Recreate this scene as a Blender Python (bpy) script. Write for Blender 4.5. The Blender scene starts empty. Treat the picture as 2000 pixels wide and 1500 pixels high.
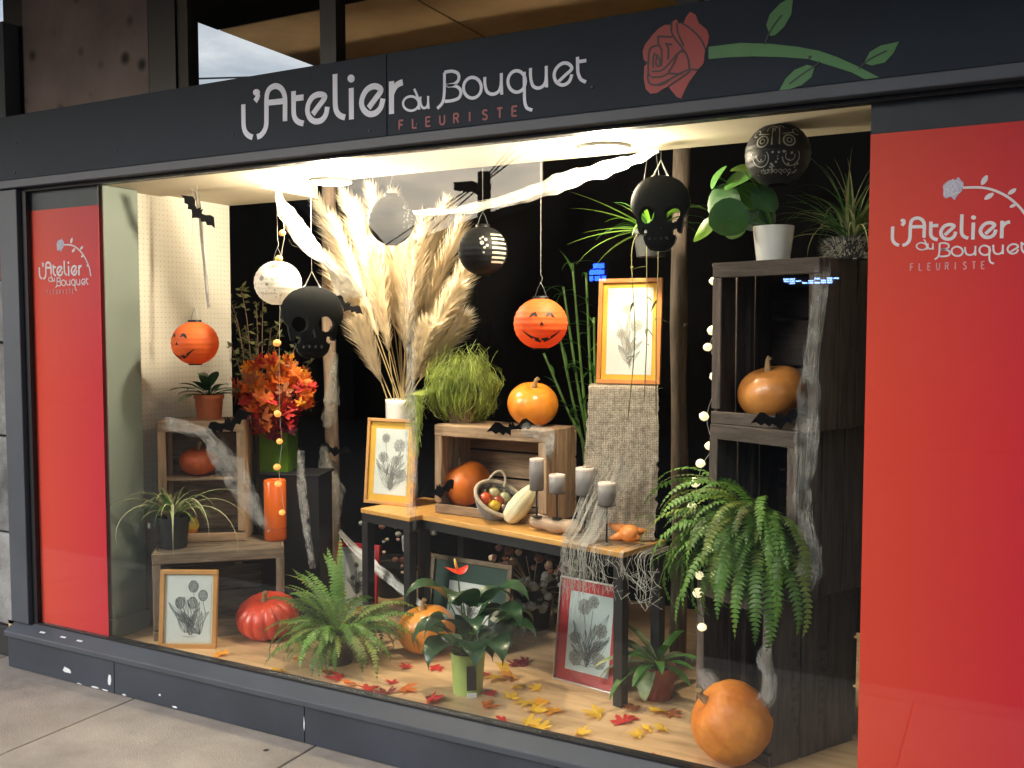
import bpy, bmesh, math, random
from mathutils import Vector, Matrix, noise as mnoise

R = math.radians
scene = bpy.context.scene
col = scene.collection
random.seed(11)

# ------------------------------------------------------------------ camera
CAM = Vector((0.0, -2.85, 1.6))
YAW, PITCH, FOC = R(27.9), R(3.25), 1850.0          # FOC: focal length in units of a 2000 px wide picture
cd = bpy.data.cameras.new('camera')
cam = bpy.data.objects.new('camera', cd)
col.objects.link(cam)
cam.location = CAM
cam.rotation_euler = (R(90) - PITCH, 0, YAW)
cd.sensor_width = 36.0
cd.lens = FOC / 2000 * 36.0
cd.clip_start = 0.05
cd.clip_end = 600
scene.camera = cam

# ------------------------------------------------------------------ sky, sun, exposure
SUN_EL, SUN_AZ = 27.0, 212.0
w = bpy.data.worlds.new('World')
scene.world = w
w.use_nodes = True
nt = w.node_tree
nt.nodes.clear()
out = nt.nodes.new('ShaderNodeOutputWorld')
bg = nt.nodes.new('ShaderNodeBackground')
sky = nt.nodes.new('ShaderNodeTexSky')
sky.sky_type = 'NISHITA'
sky.sun_disc = False
sky.sun_elevation = R(SUN_EL)
sky.sun_rotation = R(SUN_AZ)
sky.dust_density = 2.5
sky.altitude = 50
tc = nt.nodes.new('ShaderNodeTexCoord')
mp = nt.nodes.new('ShaderNodeMapping')
mp.inputs['Scale'].default_value = (1.6, 1.6, 4.5)
nz = nt.nodes.new('ShaderNodeTexNoise')
nz.inputs['Scale'].default_value = 2.2
nz.inputs['Detail'].default_value = 7
nz.inputs['Roughness'].default_value = 0.58
rp = nt.nodes.new('ShaderNodeValToRGB')
rp.color_ramp.elements[0].position = 0.36
rp.color_ramp.elements[1].position = 0.60
cl = nt.nodes.new('ShaderNodeTexNoise')
cl.inputs['Scale'].default_value = 5.0
cl.inputs['Detail'].default_value = 6
cr = nt.nodes.new('ShaderNodeValToRGB')
cr.color_ramp.elements[0].position = 0.3
cr.color_ramp.elements[0].color = (3.9, 4.5, 5.4, 1)
cr.color_ramp.elements[1].position = 0.72
cr.color_ramp.elements[1].color = (8.6, 8.9, 9.4, 1)
mx = nt.nodes.new('ShaderNodeMix')
mx.data_type = 'RGBA'
L = nt.links.new
L(tc.outputs['Generated'], mp.inputs['Vector'])
L(mp.outputs['Vector'], nz.inputs['Vector'])
L(mp.outputs['Vector'], cl.inputs['Vector'])
L(nz.outputs['Fac'], rp.inputs['Fac'])
L(cl.outputs['Fac'], cr.inputs['Fac'])
L(rp.outputs['Color'], mx.inputs[0])
L(sky.outputs['Color'], mx.inputs[6])
L(cr.outputs['Color'], mx.inputs[7])
# cloud is brighter towards the veiled sun
dt = nt.nodes.new('ShaderNodeVectorMath')
dt.operation = 'DOT_PRODUCT'
dt.inputs[1].default_value = (math.sin(R(SUN_AZ)) * math.cos(R(SUN_EL)), math.cos(R(SUN_AZ)) * math.cos(R(SUN_EL)), math.sin(R(SUN_EL)))
L(tc.outputs['Generated'], dt.inputs[0])
gl_ = nt.nodes.new('ShaderNodeMapRange')
gl_.interpolation_type = 'SMOOTHSTEP'
gl_.inputs['From Min'].default_value = 0.1
gl_.inputs['From Max'].default_value = 1.0
gl_.inputs['To Min'].default_value = 1.0
gl_.inputs['To Max'].default_value = 3.0
L(dt.outputs['Value'], gl_.inputs['Value'])
sc2 = nt.nodes.new('ShaderNodeVectorMath')
sc2.operation = 'SCALE'
L(mx.outputs[2], sc2.inputs[0])
L(gl_.outputs['Result'], sc2.inputs['Scale'])
L(sc2.outputs['Vector'], bg.inputs['Color'])
bg.inputs['Strength'].default_value = 0.062
L(bg.outputs['Background'], out.inputs['Surface'])

sd = bpy.data.lights.new('sun', 'SUN')
sd.energy = 1.0
sd.angle = R(25)
sd.color = (1.0, 0.97, 0.94)
sun = bpy.data.objects.new('sun', sd)
col.objects.link(sun)
SUN_DIR = Vector((math.sin(R(SUN_AZ)) * math.cos(R(SUN_EL)), math.cos(R(SUN_AZ)) * math.cos(R(SUN_EL)), math.sin(R(SUN_EL))))
sun.rotation_euler = SUN_DIR.to_track_quat('Z', 'Y').to_euler()

vs = scene.view_settings
vs.view_transform = 'Standard'
vs.look = 'None'
vs.exposure = 1.0
vs.gamma = 1.0
scene.render.engine = 'CYCLES'
cy = scene.cycles
cy.use_denoising = True
cy.max_bounces = 7
cy.diffuse_bounces = 4
cy.glossy_bounces = 3
cy.transmission_bounces = 4
cy.transparent_max_bounces = 24
cy.caustics_reflective = False
cy.caustics_refractive = False
cy.sample_clamp_indirect = 6.0

# ------------------------------------------------------------------ helpers: places
_fh = Vector((-math.sin(YAW), math.cos(YAW), 0))
_rt = Vector((math.cos(YAW), math.sin(YAW), 0))
_fw = _fh * math.cos(PITCH) - Vector((0, 0, math.sin(PITCH)))
_up = _fh * math.sin(PITCH) + Vector((0, 0, math.cos(PITCH)))


def _ray(u, v):
    return _fw + _rt * ((u - 1000) / FOC) + _up * ((750 - v) / FOC)


def P(u, v, Y=0.0):
    "the point of the vertical plane y = Y that a measured photo point belongs to"
    d = _ray(u, v)
    return CAM + d * ((Y - CAM.y) / d.y)


def Z(u, v, z):
    "the same on the level plane at height z"
    d = _ray(u, v)
    return CAM + d * ((z - CAM.z) / d.z)


def mpp(p):
    "metres to a measured pixel at the distance of p"
    return (Vector(p) - CAM).dot(_fw) / FOC


# ------------------------------------------------------------------ helpers: meshes
class MB:
    def __init__(self):
        self.v, self.f = [], []

    def add(self, vs, fs):
        o = len(self.v)
        self.v += [tuple(p) for p in vs]
        self.f += [tuple(i + o for i in q) for q in fs]

    def box(self, x0, x1, y0, y1, z0, z1, jit=0.0):
        j = lambda: random.uniform(-jit, jit) if jit else 0.0
        vs = [(x + j(), y + j(), z + j()) for z in (z0, z1) for y in (y0, y1) for x in (x0, x1)]
        self.add(vs, [(0, 2, 3, 1), (4, 5, 7, 6), (0, 1, 5, 4), (2, 6, 7, 3), (0, 4, 6, 2), (1, 3, 7, 5)])
        return self

    def tube(self, pts, r, n=6, cap=True):
        pts = [Vector(p) for p in pts]
        rs = r if isinstance(r, (list, tuple)) else [r] * len(pts)
        vs, fs = [], []
        ref = None
        for i, p in enumerate(pts):
            t = (pts[min(i + 1, len(pts) - 1)] - pts[max(i - 1, 0)])
            if t.length < 1e-9:
                t = Vector((0, 0, 1))
            t.normalize()
            if ref is None:
                ref = t.orthogonal().normalized()
            a = ref - t * ref.dot(t)
            a = a.normalized() if a.length > 1e-6 else t.orthogonal().normalized()
            ref = a
            b = t.cross(a)
            for k in range(n):
                an = 2 * math.pi * k / n
                vs.append(p + (a * math.cos(an) + b * math.sin(an)) * rs[i])
        for i in range(len(pts) - 1):
            for k in range(n):
                k2 = (k + 1) % n
                fs.append((i * n + k, i * n + k2, (i + 1) * n + k2, (i + 1) * n + k))
        if cap:
            fs.append(tuple(range(n - 1, -1, -1)))
            m = (len(pts) - 1) * n
            fs.append(tuple(range(m, m + n)))
        self.add(vs, fs)
        return self

    def lathe(self, prof, n=24, rib=None, c=(0, 0, 0), close=True):
        vs, fs = [], []
        for r, z in prof:
            for k in range(n):
                an = 2 * math.pi * k / n
                q = r * (rib(an, z) if rib else 1)
                vs.append((c[0] + q * math.cos(an), c[1] + q * math.sin(an), c[2] + z))
        m = len(prof)
        for i in range(m - 1):
            for k in range(n):
                k2 = (k + 1) % n
                fs.append((i * n + k, i * n + k2, (i + 1) * n + k2, (i + 1) * n + k))
        if close:
            fs.append(tuple(range(n - 1, -1, -1)))
            fs.append(tuple((m - 1) * n + k for k in range(n)))
        self.add(vs, fs)
        return self

    def ball(self, c, r, n=10, m=7, sq=1.0):
        prof = [(max(1e-4, r * math.sin(math.pi * i / m)), -r * sq * math.cos(math.pi * i / m)) for i in range(m + 1)]
        return self.lathe(prof, n, None, c, False)

    def prism(self, pts, y0, y1):
        "outline in x,z extruded along y"
        n = len(pts)
        vs = [(x, y0, z) for x, z in pts] + [(x, y1, z) for x, z in pts]
        fs = [tuple(range(n)), tuple(range(2 * n - 1, n - 1, -1))]
        fs += [(i, i + n, (i + 1) % n + n, (i + 1) % n) for i in range(n)]
        self.add(vs, fs)
        return self

    def ribbon(self, pts, wid, side, fold=0.0):
        "a strip along pts; side: direction or list of directions across"
        pts = [Vector(p) for p in pts]
        n = len(pts)
        vs, fs = [], []
        for i, p in enumerate(pts):
            s = Vector(side[i] if isinstance(side, list) else side).normalized()
            ww = wid[i] if isinstance(wid, (list, tuple)) else wid
            t = (pts[min(i + 1, n - 1)] - pts[max(i - 1, 0)])
            if t.length < 1e-9:
                t = Vector((0, 0, 1))
            nn = t.normalized().cross(s)
            vs += [p - s * ww / 2 + nn * fold * ww, p, p + s * ww / 2 + nn * fold * ww]
        for i in range(n - 1):
            a, b = i * 3, i * 3 + 3
            fs += [(a, a + 1, b + 1, b), (a + 1, a + 2, b + 2, b + 1)]
        self.add(vs, fs)
        return self

    def stroke(self, pts, wd, y0, y1, closed=False):
        "a flat painted stroke in the x,z plane with a little thickness along y"
        p = [Vector((a[0], a[1])) for a in pts]
        n = len(p)
        L_, R_ = [], []
        for i in range(n):
            if closed:
                t0, t1 = p[i] - p[i - 1], p[(i + 1) % n] - p[i]
            else:
                t0 = p[i] - p[i - 1] if i else p[1] - p[0]
                t1 = p[i + 1] - p[i] if i < n - 1 else p[-1] - p[-2]
            t0 = t0.normalized() if t0.length > 1e-9 else Vector((1, 0))
            t1 = t1.normalized() if t1.length > 1e-9 else t0
            t = t0 + t1
            t = t.normalized() if t.length > 1e-6 else t1
            m = Vector((-t.y, t.x))
            c = max(0.55, m.dot(Vector((-t1.y, t1.x))))
            h = wd / 2 / c
            L_.append(p[i] + m * h)
            R_.append(p[i] - m * h)
        vs = []
        for i in range(n):
            vs += [(L_[i].x, y0, L_[i].y), (R_[i].x, y0, R_[i].y), (L_[i].x, y1, L_[i].y), (R_[i].x, y1, R_[i].y)]
        fs = []
        for i in range(n if closed else n - 1):
            a, b = i * 4, ((i + 1) % n) * 4
            fs += [(a, a + 1, b + 1, b), (a + 2, b + 2, b + 3, a + 3), (a, b, b + 2, a + 2), (a + 1, a + 3, b + 3, b + 1)]
        if not closed:
            e = (n - 1) * 4
            fs += [(0, 2, 3, 1), (e, e + 1, e + 3, e + 2)]
        self.add(vs, fs)
        return self

    def build(self, name, m, parent=None, smooth=False, loc=None, rot=None, kind=None):
        me = bpy.data.meshes.new(name)
        me.from_pydata(self.v, [], self.f)
        if m is not None:
            me.materials.append(m)
        if smooth:
            me.polygons.foreach_set('use_smooth', [True] * len(me.polygons))
        return link(name, me, parent, loc, rot, kind)


def link(name, me, parent=None, loc=None, rot=None, kind=None):
    o = bpy.data.objects.new(name, me)
    col.objects.link(o)
    if parent is not None:
        o.parent = parent
    if loc is not None:
        o.location = loc
    if rot is not None:
        if isinstance(rot, Matrix):
            o.rotation_euler = rot.to_euler()
        else:
            o.rotation_euler = rot
    if kind:
        o['kind'] = kind
    return o


def tag(o, label=None, cat=None, group=None, kind=None):
    if label:
        o['label'] = label
    if cat:
        o['category'] = cat
    if group:
        o['group'] = group
    if kind:
        o['kind'] = kind
    return o


def thing(name, label, cat, loc=(0, 0, 0), rz=0.0, group=None, rot=None):
    o = bpy.data.objects.new(name, None)
    o.empty_display_size = 0.05
    col.objects.link(o)
    o.location = loc
    o.rotation_euler = rot if rot is not None else (0, 0, rz)
    return tag(o, label, cat, group)


def bevel(o, wd=0.003, seg=2):
    m = o.modifiers.new('bevel', 'BEVEL')
    m.width = wd
    m.segments = seg
    m.limit_method = 'ANGLE'
    return o


def smoothpath(pts, k=4):
    "Catmull-Rom through pts (tuples of any size)"
    n = len(pts)
    res = []
    for i in range(n - 1):
        p0, p1, p2, p3 = pts[max(i - 1, 0)], pts[i], pts[i + 1], pts[min(i + 2, n - 1)]
        for s in range(k):
            t = s / k
            res.append(tuple(0.5 * ((2 * b) + (c - a) * t + (2 * a - 5 * b + 4 * c - d) * t * t + (3 * b - a - 3 * c + d) * t ** 3)
                             for a, b, c, d in zip(p0, p1, p2, p3)))
    res.append(tuple(pts[-1]))
    return res


# ------------------------------------------------------------------ helpers: materials
_M = {}


def mat(name, c, rough=0.55, var=0.15, scale=9.0, bump=0.0, bscale=70.0, metal=0.0, coat=0.0, emit=0.0, transl=0.0,
        rnd=0.0, stretch=(1, 1, 1), spec=0.5, c2=None, alpha=None, detail=5, ramp=(0.3, 0.7)):
    if name in _M:
        return _M[name]
    m = bpy.data.materials.new(name)
    m.use_nodes = True
    t = m.node_tree
    t.nodes.clear()
    o = t.nodes.new('ShaderNodeOutputMaterial')
    b = t.nodes.new('ShaderNodeBsdfPrincipled')
    b.inputs['Roughness'].default_value = rough
    b.inputs['Metallic'].default_value = metal
    b.inputs['Coat Weight'].default_value = coat
    b.inputs['Coat Roughness'].default_value = 0.08
    b.inputs['Specular IOR Level'].default_value = spec
    k = t.links.new
    q = t.nodes.new('ShaderNodeTexCoord')
    mp_ = t.nodes.new('ShaderNodeMapping')
    mp_.inputs['Scale'].default_value = stretch
    oi = t.nodes.new('ShaderNodeObjectInfo')
    sc_ = t.nodes.new('ShaderNodeVectorMath')
    sc_.operation = 'SCALE'
    sc_.inputs[0].default_value = (7.3, 3.1, 5.7)
    k(oi.outputs['Random'], sc_.inputs['Scale'])
    k(sc_.outputs['Vector'], mp_.inputs['Location'])
    k(q.outputs['Object'], mp_.inputs['Vector'])
    n = t.nodes.new('ShaderNodeTexNoise')
    n.inputs['Scale'].default_value = scale
    n.inputs['Detail'].default_value = detail
    n.inputs['Roughness'].default_value = 0.6
    k(mp_.outputs['Vector'], n.inputs['Vector'])
    r = t.nodes.new('ShaderNodeValToRGB')
    r.color_ramp.elements[0].position, r.color_ramp.elements[1].position = ramp
    lo = [max(0, x * (1 - var)) for x in c]
    hi = [x * (1 + var) for x in (c2 or c)]
    r.color_ramp.elements[0].color = (*lo, 1)
    r.color_ramp.elements[1].color = (*hi, 1)
    k(n.outputs['Fac'], r.inputs['Fac'])
    colour = r.outputs['Color']
    if rnd:
        h = t.nodes.new('ShaderNodeHueSaturation')
        mr = t.nodes.new('ShaderNodeMapRange')
        mr.inputs['To Min'].default_value = 1 - rnd
        mr.inputs['To Max'].default_value = 1 + rnd
        k(oi.outputs['Random'], mr.inputs['Value'])
        k(mr.outputs['Result'], h.inputs['Value'])
        k(colour, h.inputs['Color'])
        colour = h.outputs['Color']
    k(colour, b.inputs['Base Color'])
    if emit:
        k(colour, b.inputs['Emission Color'])
        b.inputs['Emission Strength'].default_value = emit
    if bump:
        bn = t.nodes.new('ShaderNodeTexNoise')
        bn.inputs['Scale'].default_value = bscale
        bn.inputs['Detail'].default_value = 4
        k(mp_.outputs['Vector'], bn.inputs['Vector'])
        bp = t.nodes.new('ShaderNodeBump')
        bp.inputs['Strength'].default_value = bump
        bp.inputs['Distance'].default_value = 0.01
        k(bn.outputs['Fac'], bp.inputs['Height'])
        k(bp.outputs['Normal'], b.inputs['Normal'])
    surf = b.outputs['BSDF']
    if transl:
        tr = t.nodes.new('ShaderNodeBsdfTranslucent')
        k(colour, tr.inputs['Color'])
        ms = t.nodes.new('ShaderNodeMixShader')
        ms.inputs[0].default_value = transl
        k(surf, ms.inputs[1])
        k(tr.outputs[0], ms.inputs[2])
        surf = ms.outputs[0]
    if alpha:
        # ragged, torn cloth: holes of its own shape
        an = t.nodes.new('ShaderNodeTexNoise')
        an.inputs['Scale'].default_value = alpha[0]
        an.inputs['Detail'].default_value = 6
        k(mp_.outputs['Vector'], an.inputs['Vector'])
        ar = t.nodes.new('ShaderNodeMapRange')
        ar.inputs['From Min'].default_value = alpha[1]
        ar.inputs['From Max'].default_value = alpha[2]
        ar.inputs['To Min'].default_value = alpha[3]
        k(an.outputs['Fac'], ar.inputs['Value'])
        tp = t.nodes.new('ShaderNodeBsdfTransparent')
        ms = t.nodes.new('ShaderNodeMixShader')
        k(ar.outputs['Result'], ms.inputs[0])
        k(tp.outputs[0], ms.inputs[1])
        k(surf, ms.inputs[2])
        surf = ms.outputs[0]
    k(surf, o.inputs['Surface'])
    _M[name] = m
    return m


def glass(name, tint=(1, 1, 1), gain=1.0):
    "thin clear pane: transparent plus a mirror share by angle (Schlick)"
    if name in _M:
        return _M[name]
    m = bpy.data.materials.new(name)
    m.use_nodes = True
    t = m.node_tree
    t.nodes.clear()
    k = t.links.new
    o = t.nodes.new('ShaderNodeOutputMaterial')
    g = t.nodes.new('ShaderNodeNewGeometry')
    d = t.nodes.new('ShaderNodeVectorMath')
    d.operation = 'DOT_PRODUCT'
    k(g.outputs['Normal'], d.inputs[0])
    k(g.outputs['Incoming'], d.inputs[1])
    chain = d.outputs['Value']
    for op, val, first in (('ABSOLUTE', None, 0), ('SUBTRACT', 1.0, 1), ('POWER', 5.0, 0), ('MULTIPLY', 0.96 * gain, 0), ('ADD', 0.04 * gain, 0)):
        a = t.nodes.new('ShaderNodeMath')
        a.operation = op
        if op == 'SUBTRACT':
            a.inputs[0].default_value = 1.0
            k(chain, a.inputs[1])
        else:
            k(chain, a.inputs[0])
            if val is not None:
                a.inputs[1].default_value = val
        chain = a.outputs[0]
    tp = t.nodes.new('ShaderNodeBsdfTransparent')
    tp.inputs['Color'].default_value = (*tint, 1)
    gl = t.nodes.new('ShaderNodeBsdfGlossy')
    gl.inputs['Roughness'].default_value = 0.0
    ms = t.nodes.new('ShaderNodeMixShader')
    k(chain, ms.inputs[0])
    k(tp.outputs[0], ms.inputs[1])
    k(gl.outputs[0], ms.inputs[2])
    k(ms.outputs[0], o.inputs['Surface'])
    _M[name] = m
    return m


def lamp_mat(name, c, s):
    if name in _M:
        return _M[name]
    m = bpy.data.materials.new(name)
    m.use_nodes = True
    b = m.node_tree.nodes['Principled BSDF']
    b.inputs['Base Color'].default_value = (*[min(1, x) for x in c], 1)
    b.inputs['Emission Color'].default_value = (*c, 1)
    b.inputs['Emission Strength'].default_value = s
    _M[name] = m
    return m


G_PANE = glass('clear_window_glass', (0.97, 0.985, 0.975), 1.0)
G_PRINT = glass('picture_glass', (0.99, 1, 0.995), 0.7)
CHAR = mat('charcoal_paint', (0.034, 0.042, 0.056), 0.5, 0.28, 2.2, 0.03, 140)
CHAR2 = mat('charcoal_trim', (0.055, 0.064, 0.078), 0.5, 0.16, 2.5, 0.04, 140)
SIGNP = mat('sign_charcoal', (0.016, 0.024, 0.036), 0.6, 0.12, 3.0, 0.03, 140, spec=0.2)
BLACK = mat('black_gasket', (0.008, 0.008, 0.009), 0.5)
BLKMET = mat('black_metal', (0.012, 0.012, 0.013), 0.45, bump=0.05)

# ================================================================== THE SETTING
FLOOR = 0.19
CEIL = 2.25

# ---- ground, pavement, road
road_m = mat('asphalt', (0.060, 0.058, 0.056), 0.9, 0.25, 14, 0.4, 300)
tag(MB().box(-120, 120, -160, 60, -0.5, -0.14).build('ground', road_m), kind='structure')
grout_m = mat('pavement_joint', (0.05, 0.046, 0.04), 0.95, 0.2, 40)


def slab_mat():
    m = mat('concrete_slab', (0.30, 0.265, 0.225), 0.88, 0.16, 2.6, 0.25, 160, rnd=0.05, c2=(0.35, 0.31, 0.265))
    t = m.node_tree
    b = t.nodes['Principled BSDF']
    base = b.inputs['Base Color'].links[0].from_socket
    tc_ = t.nodes.new('ShaderNodeNewGeometry')
    k = t.links.new
    # dark gum spots and a grimy patch where the wall keeps the rain off
    v = t.nodes.new('ShaderNodeTexVoronoi')
    v.inputs['Scale'].default_value = 3.4
    k(tc_.outputs['Position'], v.inputs['Vector'])
    lt = t.nodes.new('ShaderNodeMath')
    lt.operation = 'LESS_THAN'
    lt.inputs[1].default_value = 0.045
    k(v.outputs['Distance'], lt.inputs[0])
    n = t.nodes.new('ShaderNodeTexNoise')
    n.inputs['Scale'].default_value = 1.5
    n.inputs['Detail'].default_value = 8
    n.inputs['Roughness'].default_value = 0.7
    k(tc_.outputs['Position'], n.inputs['Vector'])
    mr = t.nodes.new('ShaderNodeMapRange')
    mr.inputs['From Min'].default_value = 0.5
    mr.inputs['From Max'].default_value = 0.75
    mr.inputs['To Max'].default_value = 0.55
    k(n.outputs['Fac'], mr.inputs['Value'])
    sp = t.nodes.new('ShaderNodeSeparateXYZ')
    k(tc_.outputs['Position'], sp.inputs[0])
    gx = t.nodes.new('ShaderNodeMapRange')          # dirt gathers in the corner by the pier
    gx.inputs['From Min'].default_value = -3.25
    gx.inputs['From Max'].default_value = -3.75
    gx.inputs['To Max'].default_value = 0.62
    k(sp.outputs['X'], gx.inputs['Value'])
    ad = t.nodes.new('ShaderNodeMath')
    ad.operation = 'MULTIPLY_ADD'
    nn = t.nodes.new('ShaderNodeMapRange')
    nn.inputs['From Min'].default_value = 0.3
    nn.inputs['From Max'].default_value = 0.6
    k(n.outputs['Fac'], nn.inputs['Value'])
    k(gx.outputs['Result'], ad.inputs[0])
    k(nn.outputs['Result'], ad.inputs[1])
    k(mr.outputs['Result'], ad.inputs[2])
    ad.use_clamp = True
    m1 = t.nodes.new('ShaderNodeMix')
    m1.data_type = 'RGBA'
    k(ad.outputs[0], m1.inputs[0])
    k(base, m1.inputs[6])
    m1.inputs[7].default_value = (0.15, 0.135, 0.13, 1)
    m2 = t.nodes.new('ShaderNodeMix')
    m2.data_type = 'RGBA'
    k(lt.outputs[0], m2.inputs[0])
    k(m1.outputs[2], m2.inputs[6])
    m2.inputs[7].default_value = (0.03, 0.028, 0.027, 1)
    k(m2.outputs[2], b.inputs['Base Color'])
    return m


SLAB = slab_mat()
pav = tag(MB().box(-14, 10, -1.62, 0.3, -0.2, -0.022).build('pavement', grout_m), kind='structure')
xs = [-8.34 + i for i in range(12)]
for i in range(len(xs) - 1):
    for j, (ya, yb) in enumerate(((-1.48, 0.2),)):
        dz = random.uniform(-0.0015, 0.0015)
        bevel(MB().box(xs[i] + 0.003, xs[i + 1] - 0.003, ya + 0.003, yb - 0.003, -0.06, dz).build('slab', SLAB, pav), 0.003, 1)
MB().box(-14, 10, -1.62, -1.485, -0.021, 0.0).build('kerb', mat('kerb_stone', (0.25, 0.245, 0.235), 0.85, bump=0.2), pav)

# ---- display window interior (the shell of the place)
tan_wood = mat('pale_wood_laminate', (0.52, 0.33, 0.165), 0.42, 0.14, 3.0, 0.04, 60, stretch=(1, 9, 9), c2=(0.6, 0.40, 0.22))
tag(MB().box(-4.3, 1.2, 0.02, 1.75, 0.08, FLOOR).build('display_floor', tan_wood), kind='structure')
cream = mat('cream_ceiling_paint', (0.62, 0.55, 0.42), 0.75, 0.06, 4, 0.03)
tag(MB().box(-4.3, 1.2, 0.03, 0.47, CEIL, 2.5).box(-4.3, -3.12, 0.4705, 0.95, CEIL + 0.012, 2.5).build('ceiling', cream), kind='structure')
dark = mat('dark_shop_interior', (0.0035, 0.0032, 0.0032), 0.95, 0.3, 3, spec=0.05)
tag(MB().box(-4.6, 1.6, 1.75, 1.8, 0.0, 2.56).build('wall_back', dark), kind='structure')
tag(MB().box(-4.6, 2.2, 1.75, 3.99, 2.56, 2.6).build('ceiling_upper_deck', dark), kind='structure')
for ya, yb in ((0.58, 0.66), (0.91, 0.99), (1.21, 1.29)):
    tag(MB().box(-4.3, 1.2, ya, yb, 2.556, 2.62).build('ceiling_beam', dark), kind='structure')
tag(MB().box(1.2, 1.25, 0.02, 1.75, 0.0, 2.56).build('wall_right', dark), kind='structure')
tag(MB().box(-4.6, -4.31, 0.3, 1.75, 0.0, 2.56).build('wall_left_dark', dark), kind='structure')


def pegboard_mat():
    m = mat('white_pegboard', (0.66, 0.62, 0.54), 0.6, 0.05, 3)
    t = m.node_tree
    b = t.nodes['Principled BSDF']
    k = t.links.new
    base = b.inputs['Base Color'].links[0].from_socket
    g = t.nodes.new('ShaderNodeNewGeometry')
    sp = t.nodes.new('ShaderNodeSeparateXYZ')
    k(g.outputs['Position'], sp.inputs[0])
    outs = []
    for ax in ('Y', 'Z'):
        a = t.nodes.new('ShaderNodeMath')
        a.operation = 'MULTIPLY'
        a.inputs[1].default_value = 1 / 0.025
        k(sp.outputs[ax], a.inputs[0])
        f = t.nodes.new('ShaderNodeMath')
        f.operation = 'FRACT'
        k(a.outputs[0], f.inputs[0])
        s = t.nodes.new('ShaderNodeMath')
        s.operation = 'SUBTRACT'
        s.inputs[1].default_value = 0.5
        k(f.outputs[0], s.inputs[0])
        p = t.nodes.new('ShaderNodeMath')
        p.operation = 'POWER'
        p.inputs[1].default_value = 2
        k(s.outputs[0], p.inputs[0])
        outs.append(p.outputs[0])
    ad = t.nodes.new('ShaderNodeMath')
    k(outs[0], ad.inputs[0])
    k(outs[1], ad.inputs[1])
    lt = t.nodes.new('ShaderNodeMath')
    lt.operation = 'LESS_THAN'
    lt.inputs[1].default_value = 0.012
    k(ad.outputs[0], lt.inputs[0])
    mx_ = t.nodes.new('ShaderNodeMix')
    mx_.data_type = 'RGBA'
    k(lt.outputs[0], mx_.inputs[0])
    k(base, mx_.inputs[6])
    mx_.inputs[7].default_value = (0.34, 0.30, 0.24, 1)
    k(mx_.outputs[2], b.inputs['Base Color'])
    return m


tag(MB().box(-3.76, -3.70, 0.26, 0.93, FLOOR, CEIL + 0.01).build('wall_left', pegboard_mat()), kind='structure')
grn = mat('pale_green_column_paint', (0.16, 0.195, 0.17), 0.6, 0.06, 3)
tag(bevel(MB().box(-4.28, -3.605, 0.06, 0.255, FLOOR, CEIL - 0.002).build('column', grn), 0.006), kind='structure')
tag(MB().box(-3.9, -3.595, 0.05, 0.262, FLOOR, FLOOR + 0.09).build('column_skirting', grn), kind='structure')
tag(MB().box(-0.35, -0.30, 0.05, 0.9, FLOOR, CEIL - 0.002).build('wall_right_return', mat('dim_beige_return', (0.36, 0.32, 0.25), 0.7)), kind='structure')

# ---- storey above the fascia: glazed band with an open view out of the left side
zc = 3.2
tag(MB().box(-3.8, 2.2, 0.14, 0.97, zc, zc + 0.05).build('ceiling_dark_strip', dark), kind='structure')
tile_m = mat('tan_ceiling_tile', (0.50, 0.35, 0.20), 0.8, 0.12, 5, rnd=0.06)
seam_m = mat('ceiling_seam', (0.06, 0.045, 0.03), 0.8)
up = tag(MB().box(-3.8, 2.2, 0.972, 4.0, zc + 0.02, zc + 0.05).build('ceiling_tiled', seam_m), kind='structure')
for i in range(5):
    for j in range(3):
        x0, y0 = -3.795 + i * 1.2, 0.98 + j * 1.0
        MB().box(x0, x0 + 1.185, y0, y0 + 0.985, zc, zc + 0.019).build('ceiling_tile', tile_m, up)
tag(MB().box(-4.6, 2.2, 4.0, 4.05, 2.6, 3.3).build('wall_upper_back', mat('upper_room_wall', (0.2, 0.14, 0.08), 0.8)), kind='structure')
tag(MB().box(2.2, 2.25, 0.1, 4.0, 2.6, 3.3).build('wall_upper_right', dark), kind='structure')
tag(MB().box(-12, 12, -2.1, 0.30, 3.40, 3.6).build('canopy_slab', mat('canopy_underside', (0.16, 0.14, 0.12), 0.8)), kind='structure')

# ---- neighbour to the left of the shop
pier_m = mat('grimy_stone_pier', (0.15, 0.15, 0.145), 0.85, 0.55, 5, 0.35, 60, c2=(0.2, 0.2, 0.195))
nb = thing('stone_pier', 'grimy grey stone pier with dark joints beside the narrow red panel', 'pier', (-4.52, 0.02, 0))
zz = 0.0
for k_, hh in enumerate((0.16, 0.46, 0.47, 0.45, 0.3)):
    bevel(MB().box(-0.31, 0.31, 0, 0.3, zz + 0.005, zz + hh - 0.006).build('stone', pier_m if k_ else mat('black_plinth_stone', (0.02, 0.02, 0.02), 0.8), nb), 0.008)
    zz += hh
MB().box(-0.3, 0.3, 0.02, 0.28, 0, zz).build('mortar', mat('dark_mortar', (0.02, 0.02, 0.02), 0.9), nb)
MB().box(-0.31, 0.31, 0.005, 0.29, zz, zz + 0.24).build('red_band', mat('dull_red_paint', (0.12, 0.02, 0.025), 0.6), nb)
MB().box(-0.31, 0.31, 0.003, 0.29, zz + 0.245, zz + 1.2).build('render_coat', mat('grey_render', (0.07, 0.075, 0.08), 0.8), nb)

# ---- across the street (what the window mirrors)
house_m = mat('street_house_render', (0.06, 0.056, 0.052), 0.9, 0.2, 0.6)
roof_m = mat('street_roof', (0.05, 0.045, 0.043), 0.9)
winm = mat('street_window_dark', (0.02, 0.022, 0.025), 0.2)


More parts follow.
